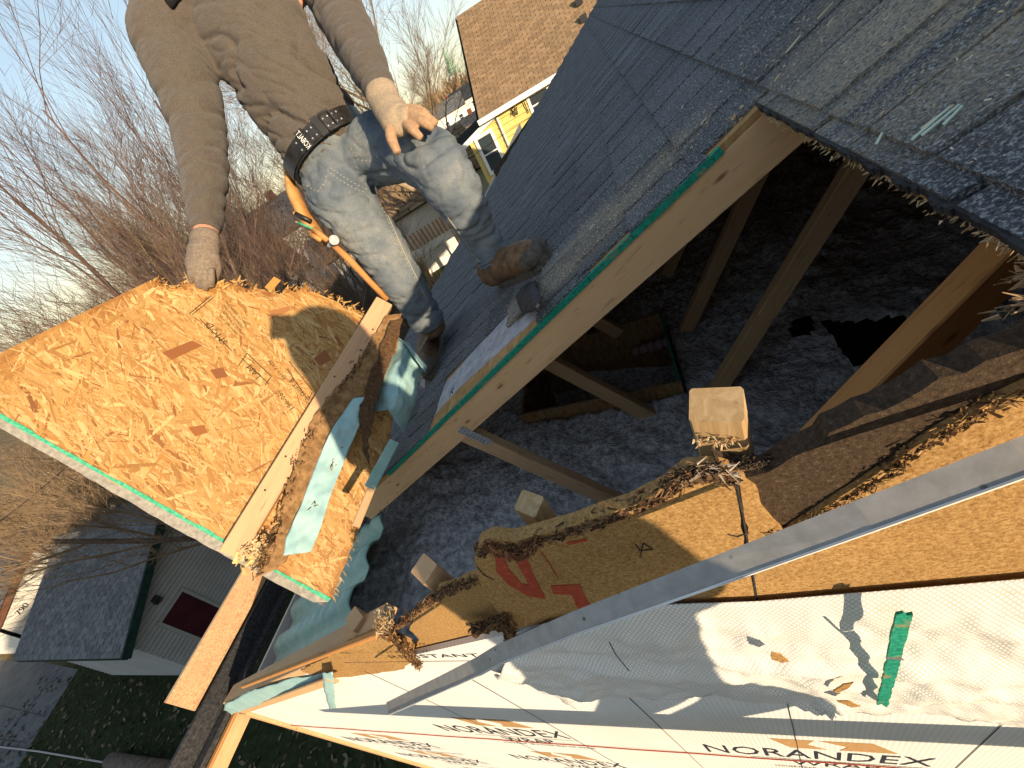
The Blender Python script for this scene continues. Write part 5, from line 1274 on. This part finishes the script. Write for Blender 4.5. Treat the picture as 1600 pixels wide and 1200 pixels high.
m = MB(); m.bar(E0+fn*.46-ed*.05-V((0,0,.1)), RL-ed*.05-V((0,0,.1)), .06, .2); m.build('rake_board', M['sh_tan'], yh)
pB = RL+back_*((RL-E0).dot(back_)); pB.z = E0.z
m = MB(); m.hexa([RL, RL+ed*LEN, pB+ed*LEN, pB], [q-V((0,0,.2)) for q in (RL, RL+ed*LEN, pB+ed*LEN, pB)]); m.build('rear_slope', M['sh_dark'], yh)
lap_siding('front_siding', E0+ed*.05, E0+ed*LEN, GZ, E0.z-.1, .28, 'siding_yellow', yh, fn, None, .04, .35)
slab('end_wall', [V((E0.x, E0.y, GZ)), V((E0.x, E0.y, E0.z-.1)), RL-V((0, 0, .3)), pB-V((0, 0, .1)), V((pB.x, pB.y, GZ))], -ed, .1, M['siding_yellow'], yh)
def onpl(u, v, o=0.0): r = ray(u, v); return r*((E0+fn*o).dot(fn)/r.dot(fn))
wa, wb, wc = onpl(770, 186), onpl(733, 224), onpl(757, 288)
slab('wing_wall', [wa+V((0,0,-.02)), V((wa.x, wa.y, GZ)), V((wb.x, wb.y, GZ)), wb], fn, .1, M['siding_yellow'], yh)
m = MB(); a, b = onpl(772, 180, .15), onpl(719, 236, .15); m.bar(a, b, .1, .22, V((0, 0, 1))); m.build('wing_rake', M['paint_white'], yh)
m = MB(); q = [onpl(774, 178, .12), onpl(717, 234, .12)]; q2 = [x-fn*5.5+V((0, 0, .0)) for x in q]; m.hexa([q[0], q[1], q2[1], q2[0]], [x-V((0,0,.15)) for x in (q[0], q[1], q2[1], q2[0])]); m.build('wing_roof', M['sh_grey'], yh)
wct = onpl(767, 238, .02); window(yh, wct, ed, (0, 0, 1), .72, 1.55, fn, fr=.16)
w2 = onpl(842, 152, .02); window(yh, w2+V((0, 0, -.2)), ed, (0, 0, 1), .9, .8, fn, fr=.14)
m = MB(); m.tube([onpl(776, 184, .12), onpl(779, 190, .12), onpl(797, 232, .12)], .06, 6); m.build('downspout', M['paint_white'], yh)
m = MB(); rr = random.Random(4)
for k in range(5): 
    pts = [onpl(802+rr.uniform(-5, 8), 172+rr.uniform(-8, 10), .08+.05*k) for _ in range(4)]; m.tube(pts, .018, 5)
m.tube([onpl(808, 160, .1), onpl(818, 158, .15), onpl(826, 176, .1)], .025, 5); m.build('meter_cables', M['tar'], yh)
for (u, v) in ((912, 30), (905, 3)):
    r = ray(u, v); nn = (E1-E0).cross(RL-E0).normalized(); p = r*((E0+fn*.45).dot(nn)/r.dot(nn)); m = MB(); m.box(tuple(p-V((.16, .16, .1))), tuple(p+V((.16, .16, .18)))); m.build('roof_vent', M['tar'], yh)
# wing on the side toward the far street
# ---- generic far houses
def far_house(u, v, rho, w, d, h, rot, wallm, roofm, label, rise=1.8, wins=3, group=None, z0=GZ):
    c = far(u, v, rho); c.z = z0; e = V((math.cos(rot), math.sin(rot), 0)); f = V((-e.y, e.x, 0)); f = f if f.dot(c) < 0 else -f
    t = thing('far_house', c, label, 'house', group)
    q = [c-e*w/2+f*d/2, c+e*w/2+f*d/2, c+e*w/2-f*d/2, c-e*w/2-f*d/2]; H = V((0, 0, h)); m = MB(); m.hexa(q, [x+H for x in q])
    rg0, rg1 = c-e*w/2+H+V((0,0,rise)), c+e*w/2+H+V((0,0,rise)); m.add([q[0]+H, rg0, q[3]+H], [(0,1,2)]); m.add([q[1]+H, rg1, q[2]+H], [(0,1,2)]); m.build('wall', M[wallm], t)
    o = .35
    for s in (1, -1):
        a, b = rg0-e*o, rg1+e*o; k = f*s*(d/2+o)-V((0, 0, rise*(1+2*o/d))); up = V((0, 0, .06)); roof_courses('roof', a+k+up, b+k+up, b+up, a+up, 12, 1.2, roofm, t, .05, 3) if s == 1 else None
        m = MB(); m.hexa([a, b, b+k, a+k], [x+V((0, 0, .05)) for x in (a, b, b+k, a+k)]); m.build('roof_deck', M['sh_dark'], t)
    for i in range(wins):
        window(t, c + e*(-w/2+w*(i+.5)/wins)+f*(d/2+.01)+V((0, 0, h*.55)), e, (0, 0, 1), .9, 1.2, f, fr=.12)
    m = MB(); p = c+e*w*.2+H+V((0, 0, rise)); m.box(tuple(p-V((.3, .3, .8))), tuple(p+V((.3, .3, .7)))); m.build('chimney', M['trim_brown'], t)
    return t
hA = far_house(650, 352, 33, 12, 7, 4.3, math.radians(28), 'siding_white', 'sh_tan', 'white sided house with tan roof seen between the worker\'s legs', 2.2, 0)
far_house(604, 292, 50, 8, 7, 6.2, math.radians(20), 'siding_yellow', 'sh_tan', 'small yellow house beyond the tan roof between the legs', 2, 2)
far_house(438, 405, 46, 15, 9, 6.2, math.radians(35), 'siding_white', 'sh_grey', 'pale house half hidden by bare trees left of the jeans', 2.4, 4)
far_house(385, 480, 40, 10, 8, 4.8, math.radians(50), 'siding_white', 'sh_dark', 'white house low behind the bare trunks above the panel', 2.4, 3)
far_house(690, 172, 120, 11, 9, 4.6, math.radians(14), 'siding_white', 'sh_grey', 'white gabled house far off beneath the brown trees', 2.4, 3)
far_house(722, 188, 75, 8, 8, 2.6, math.radians(25), 'siding_grey', 'sh_dark', 'blue grey house far off just left of the yellow house', 1.8, 3)
far_house(702, 205, 58, 7, 7, 2.6, math.radians(35), 'trim_brown', 'sh_tan', 'low brown roofed house left of the yellow house', 1.7, 2)
far_house(742, 160, 150, 12, 9, 4.2, math.radians(10), 'siding_white', 'sh_dark', 'tiny white house against the far brown wood', 3, 3)
# picket rail in front of the white house
fe = thing('picket_fence', far(665, 375, 27), 'row of short tan pickets in front of the white house', 'fence')
fa, fb_ = far(640, 381, 27.5), far(698, 346, 27.5); fdir = (fb_-fa).normalized()
for k in range(11):
    p = fa.lerp(fb_, k/10); m = MB(); m.box((p.x-.06, p.y-.02, p.z-.55), (p.x+.06, p.y+.02, p.z+.45)); m.build('picket', M['tan_leather'], fe)
m = MB(); m.bar(fa-fdir*.5-V((0, 0, .75)), fb_+fdir*1.5-V((0, 0, .75)), .06, .5); m.build('skirt_board', M['siding_white'], fe)
for p in (fa, fb_): m = MB(); m.bar(V((p.x, p.y, GZ)), p-V((0, 0, .6)), .1, .1, V((0, 1, 0))); m.build('post', M['aged_pine'], fe)
# ---- church spire on the horizon
spb = far(713, 122, 300); spt = far(695, 68, 300)
cs = thing('church_tower', (spb.x, spb.y, GZ), 'distant church tower with slender green copper spire', 'church')
simple('copper_green', (.22, .40, .30), (.34, .52, .40), 1, .7, 0)
Hs = spt.z-spb.z; m = MB(); m.box((spb.x-3.2, spb.y-3.2, GZ), (spb.x+3.2, spb.y+3.2, spb.z+Hs*.12)); m.build('tower', M['siding_white'], cs)
m = MB(); c = V((spb.x, spb.y, 0)); zt = lambda k: c+V((0, 0, spb.z+Hs*k))
m.tube([zt(.12), zt(.16), zt(.28), zt(.30), zt(.36), zt(.40), zt(.52), zt(.53), zt(.57), zt(1.0)], [3.6, 3.0, 2.6, 3.2, 3.0, 2.0, 1.8, 2.3, 1.6, .15], 8); m.build('spire', M['copper_green'], cs)
m = MB(); m.tube([zt(.99), zt(1.06)], .12, 5); m.build('finial', M['copper_green'], cs)
# ---- bare trees
def bare_tree(label, base, H, seed, spread=.55, stems=1, mats=('bark', 'twig_red'), twigs=1.0, lean=V((0, 0, 0)), trunk=.16, first=.25, group='bare trees behind the roof', droop=0.0, name='bare_tree', levels=4, thick=1.0):
    r = random.Random(seed); root = thing(name, base, label, 'tree', group); tm = MB(); cm = MB(); minr = .00024*math.hypot(base.x, base.y)
    def grow(p, d, L, rad, lev):
        n = 3 if lev >= 3 else 4; pts = [p]; rads = [rad]; q = p.copy(); dd = d.copy()
        for i in range(n):
            dd = (dd + V((r.gauss(0, .13), r.gauss(0, .13), r.gauss(0, .10)+.05-droop*lev*.05))).normalized(); q = q + dd*(L/n); pts.append(q.copy()); rads.append(rad*(1-.72*(i+1)/n) if lev else rad*(1-.5*(i+1)/n))
        (tm if lev == 0 else cm).tube(pts, [x*thick for x in rads], 8 if lev == 0 else (5 if lev == 1 else 3), cap=False)
        if lev >= levels: return
        k = [6, 7, 7, 5, 4][lev]; k = max(2, int(k*(twigs if lev >= 2 else 1)))
        for i in range(k):
            t = r.uniform(first if lev == 0 else .25, 1.0); ix = min(n-1, int(t*n)); p0 = pts[ix].lerp(pts[ix+1], t*n-ix)
            ax = dd.orthogonal().normalized(); ax = Matrix.Rotation(r.uniform(0, 6.28), 3, dd) @ ax
            ang = spread*r.uniform(.6, 1.35); nd = (dd*math.cos(ang)+ax*math.sin(ang)).normalized(); nd.z += .12*(1 if lev < 2 else .3); nd.normalize()
            grow(p0, nd, L*r.uniform(.50, .78)*(1.05-.35*t), max(minr, rads[ix]*(.42 if lev else .5)), lev+1)
    for s in range(stems):
        a = 6.28*s/max(1, stems)+r.uniform(-.5, .5); d = (V((0, 0, 1)) + (V((math.cos(a), math.sin(a), 0))*r.uniform(.15, .5) if stems > 1 else V((0, 0, 0))) + lean).normalized()
        grow(V(base), d, H*.52, trunk, 0)
    tm.build('trunk', M[mats[0]], root, True); cm.build('crown', M[mats[1]], root); return root
bare_tree('huge bare tree with reddish twigs filling the sky left of the worker', pol(-56, 12.0), 16.0, 11, .42, 5, ('bark', 'twig_red'), 1.25, V((-.06, 0, 0)), .15, .22, levels=4)
bare_tree('bare tree with dark forked trunk right behind the gloved right hand', pol(-43.5, 17), 14.5, 23, .46, 3, ('bark', 'twig_brown'), 1.2, V((0, 0, 0)), .14, .3)
bare_tree('tall pale barked bare tree beside the worker\'s left arm', pol(-18.2, 27), 21.0, 37, .62, 2, ('bark_light', 'twig_tan'), 1.7, V((-.02, 0, 0)), .22, .35)
bare_tree('pale slim bare tree behind the worker\'s left shoulder', pol(-21.5, 24), 21.0, 39, .50, 1, ('bark_light', 'twig_tan'), 1.7, V((0, 0, 0)), .17, .35)
bare_tree('sunlit bare thicket tree at the far left edge', pol(-66, 14), 12.2, 51, .52, 4, ('bark', 'twig_tan'), 1.25, V((0, 0, 0)), .10, .15)
bare_tree('sunlit bare tree just above the white shed', pol(-74, 22), 9.0, 53, .60, 4, ('bark', 'twig_tan'), 1.25, V((0, 0, 0)), .10, .12)
bare_tree('low bare tree behind the upper left panel corner', pol(-61, 19), 12.5, 57, .54, 4, ('bark', 'twig_brown'), 1.2, V((0, 0, 0)), .11, .15)
bare_tree('bare brown tree behind the tool pouch', pol(-38.5, 21), 13.0, 61, .54, 4, ('bark', 'twig_brown'), 1.3, V((0, 0, 0)), .10, .12)
bare_tree('dark bare bush below the hammer handle', pol(-36, 14), 8.5, 67, .62, 5, ('bark', 'twig_brown'), 1.2, V((0, 0, 0)), .07, .08)
bare_tree('dark bare bush between the trouser legs', pol(-31.5, 24), 3.6, 71, .75, 4, ('bark', 'twig_brown'), .8, V((0, 0, 0)), .04, .08, levels=3)
bare_tree('twiggy shrub overhanging the garage ridge', pol(-74.5, 22.5), 8.2, 73, .6, 4, ('bark', 'twig_brown'), 1.0, V((0, 0, 0)), .05, .1, levels=3)
bare_tree('bare tree behind the raised elbow', pol(-47.5, 22), 15.0, 79, .48, 3, ('bark', 'twig_red'), 1.2, V((0, 0, 0)), .12, .2)
# far woods, one mass of twigs on the horizon
m = MB()
for _ in range(9000):
    az = rnd.uniform(-100, 6); near = -23 < az < -8
    rho = rnd.uniform(150, 260); p = pol(az, rho); hh = 8.6 + (rnd.uniform(-2.0, 5.6) if near else rnd.uniform(-5, 1.5)) + 1.6*noise.noise(V((az*.25, 0, 0)))
    col = rnd.choice(((.20, .135, .085), (.28, .175, .10), (.15, .10, .065), (.33, .20, .115), (.10, .10, .05)))
    for k in range(3):
        a = p+V((rnd.gauss(0, 1.2), rnd.gauss(0, 1.2), rnd.uniform(0, hh*.55))); b = a+V((rnd.gauss(0, 1.6), rnd.gauss(0, 1.6), hh*rnd.uniform(.25, .45))); b.z = min(b.z, GZ+hh); w = V((rnd.uniform(.15, .5), rnd.uniform(.05, .3), 0))
        m.add([a-w, a+w, b], [(0,1,2)], col)
tag(m.build('far_wood', M['vcol']), 'brown leafless wood along the horizon below the spire', 'wood', kind='stuff')
m = MB()
for _ in range(11000):                          # dry brush under the trees
    az = rnd.uniform(-78, -28); rho = rnd.uniform(19, 50); p = pol(az, rho); hh = rnd.uniform(.5, 2.8)
    for k in range(2):
        b = p+V((rnd.gauss(0, .5), rnd.gauss(0, .5), hh)); w = V((rnd.uniform(.01, .05), rnd.uniform(.01, .05), 0)); m.add([p-w, p+w, b], [(0,1,2)], rnd.choice(((.30, .21, .11), (.20, .14, .08), (.38, .28, .16), (.12, .09, .06))))
tag(m.build('dry_brush', M['vcol']), 'tangled dry brush covering the ground behind the panel', 'brush', kind='stuff')
# ---- logs and pipe on the lawn, wires
for (u, v), (u2, v2), lb in (((172, 1188), (262, 1200), 'cut log lying on the lawn at the lower left corner'),):
    lg = thing('log', atz(u, v, GZ+.1), lb, 'log'); a, b = atz(u, v, GZ+.16), atz(u2, v2, GZ+.16); m = MB(); m.tube([a, b], [.17, .15], 12); m.build('bark', M['bark'], lg, True)
    m = MB(); d = (a-b).normalized(); m.tube([a, a+d*.01], [.15, .15], 12); m.build('cut_face', M['pale_pine'], lg)
pp = thing('ground_pipe', atz(0, 1166, GZ+.03), 'thin pale pipe lying across driveway and lawn', 'pipe'); m = MB(); m.tube([atz(-60, 1160, GZ+.03), atz(60, 1174, GZ+.03), atz(168, 1192, GZ+.03)], .022, 6); m.build('tube', M['galvanised'], pp)
wr = thing('overhead_wire', far(700, 260, 14), 'thin overhead wire passing in front of the yellow house', 'wire'); m = MB(); m.tube([far(700, 268, 14), far(738, 244, 15), far(775, 218, 16), far(880, 150, 18)], .008, 5); m.build('cable', M['tar'], wr)
wr2 = thing('overhead_wire', far(0, 820, 12), 'thin dark wire at the left edge above the shed', 'wire'); m = MB(); m.tube([far(-60, 860, 12), far(48, 778, 12.5), far(150, 690, 13)], .009, 5); m.build('cable', M['tar'], wr2)
# ---- neighbour across the yard behind the camera, its shadow lies on lawn and garage
nb = thing('south_house', (2, -14, GZ), 'tall house across the yard behind the camera, shading lawn and garage', 'house')
gy, by = -10.0, -19.0; gp = [(-6.3, -1.65), (2.2, 1.5), (10.2, -1.6)]
pg = [V((-6.0, gy, GZ)), V((9.8, gy, GZ)), V((9.8, gy, -1.7)), V((2.2, gy, 1.3)), V((-6.0, gy, -1.7))]
m = MB(); m.add(pg+[q+V((0, by-gy, 0)) for q in pg], [(0,1,2,3,4), (9,8,7,6,5)]+[(i, i+5, (i+1) % 5+5, (i+1) % 5) for i in range(5)]); m.build('wall', M['siding_white'], nb)
for (xa, za), (xb, zb2) in ((gp[0], gp[1]), (gp[2], gp[1])): roof_courses('roof', (xa, gy+.4, za), (xa, by-.4, za), (xb, by-.4, zb2), (xb, gy+.4, zb2), 20, .8, 'sh_dark', nb, .03, 6)
m = MB(); m.box((-.2, -12.2, .2), (.7, -11.3, 2.0)); m.build('chimney', M['trim_brown'], nb)
for x in (-2.5, 2.0, 6.0): window(nb, (x, gy+.01, -4.2), (1, 0, 0), (0, 0, 1), 1.0, 1.4, (0, 1, 0))
# =================================================================== the photographer's stand, outside the frame: it shades wall and panel
wb_ = thing('walk_board', (1.2, -.38, -1.29), 'aluminium walk board the picture is taken from, below the frame edge', 'scaffold')
for k in range(3): board('plank', (-.75, -.55+.16*k, -1.27), (3.2, -.55+.16*k, -1.27), .155, .04, M['galvanised'], wb_)
ph = thing('person', (.42, -.42, -1.25), 'photographer in dark jacket on the walk board, seen only by shadow', 'person')
pb = Body(); H_ = V((.40, -.33, .00))
pb.ell(H_, (.115, .12, .155)); pb.limb([(H_-V((0, 0, .1)), .06), (V((.43, -.42, -.24)), .07)], 14)
pb.limb([(V((.43, -.41, -.22)), .13), (V((.44, -.43, -.40)), .165), (V((.44, -.44, -.62)), .15), (V((.43, -.45, -.78)), .155)], 20, .75, (0, 1, 0))
pb.limb([(V((.30, -.38, -.24)), .06), (V((.16, -.30, -.30)), .05), (V((.07, -.12, -.10)), .04), (V((.05, -.075, .01)), .03)], 12)
pb.limb([(V((.56, -.42, -.26)), .06), (V((.52, -.32, -.46)), .05), (V((.28, -.20, -.28)), .042), (V((.12, -.09, -.02)), .03)], 12)
for s in (-1, 1): pb.limb([(V((.43+.09*s, -.45, -.80)), .10), (V((.43+.12*s, -.30, -1.0)), .08), (V((.43+.10*s, -.44, -1.20)), .055), (V((.43+.12*s, -.38, -1.235)), .045)], 14)
pb.skin('body', M['black_cloth'], ph, .014, 3)
m = MB(); c = -FH*.045; 
m.hexa([c+R3*x+U3*y for x, y in ((-.05, -.036), (.105, -.036), (.105, .036), (-.05, .036))], [c-FH*.009+R3*x+U3*y for x, y in ((-.05, -.036), (.105, -.036), (.105, .036), (-.05, .036))])
pho = thing('phone', c, 'phone held by the photographer, out of view', 'phone'); m.build('case', M['tar'], pho)
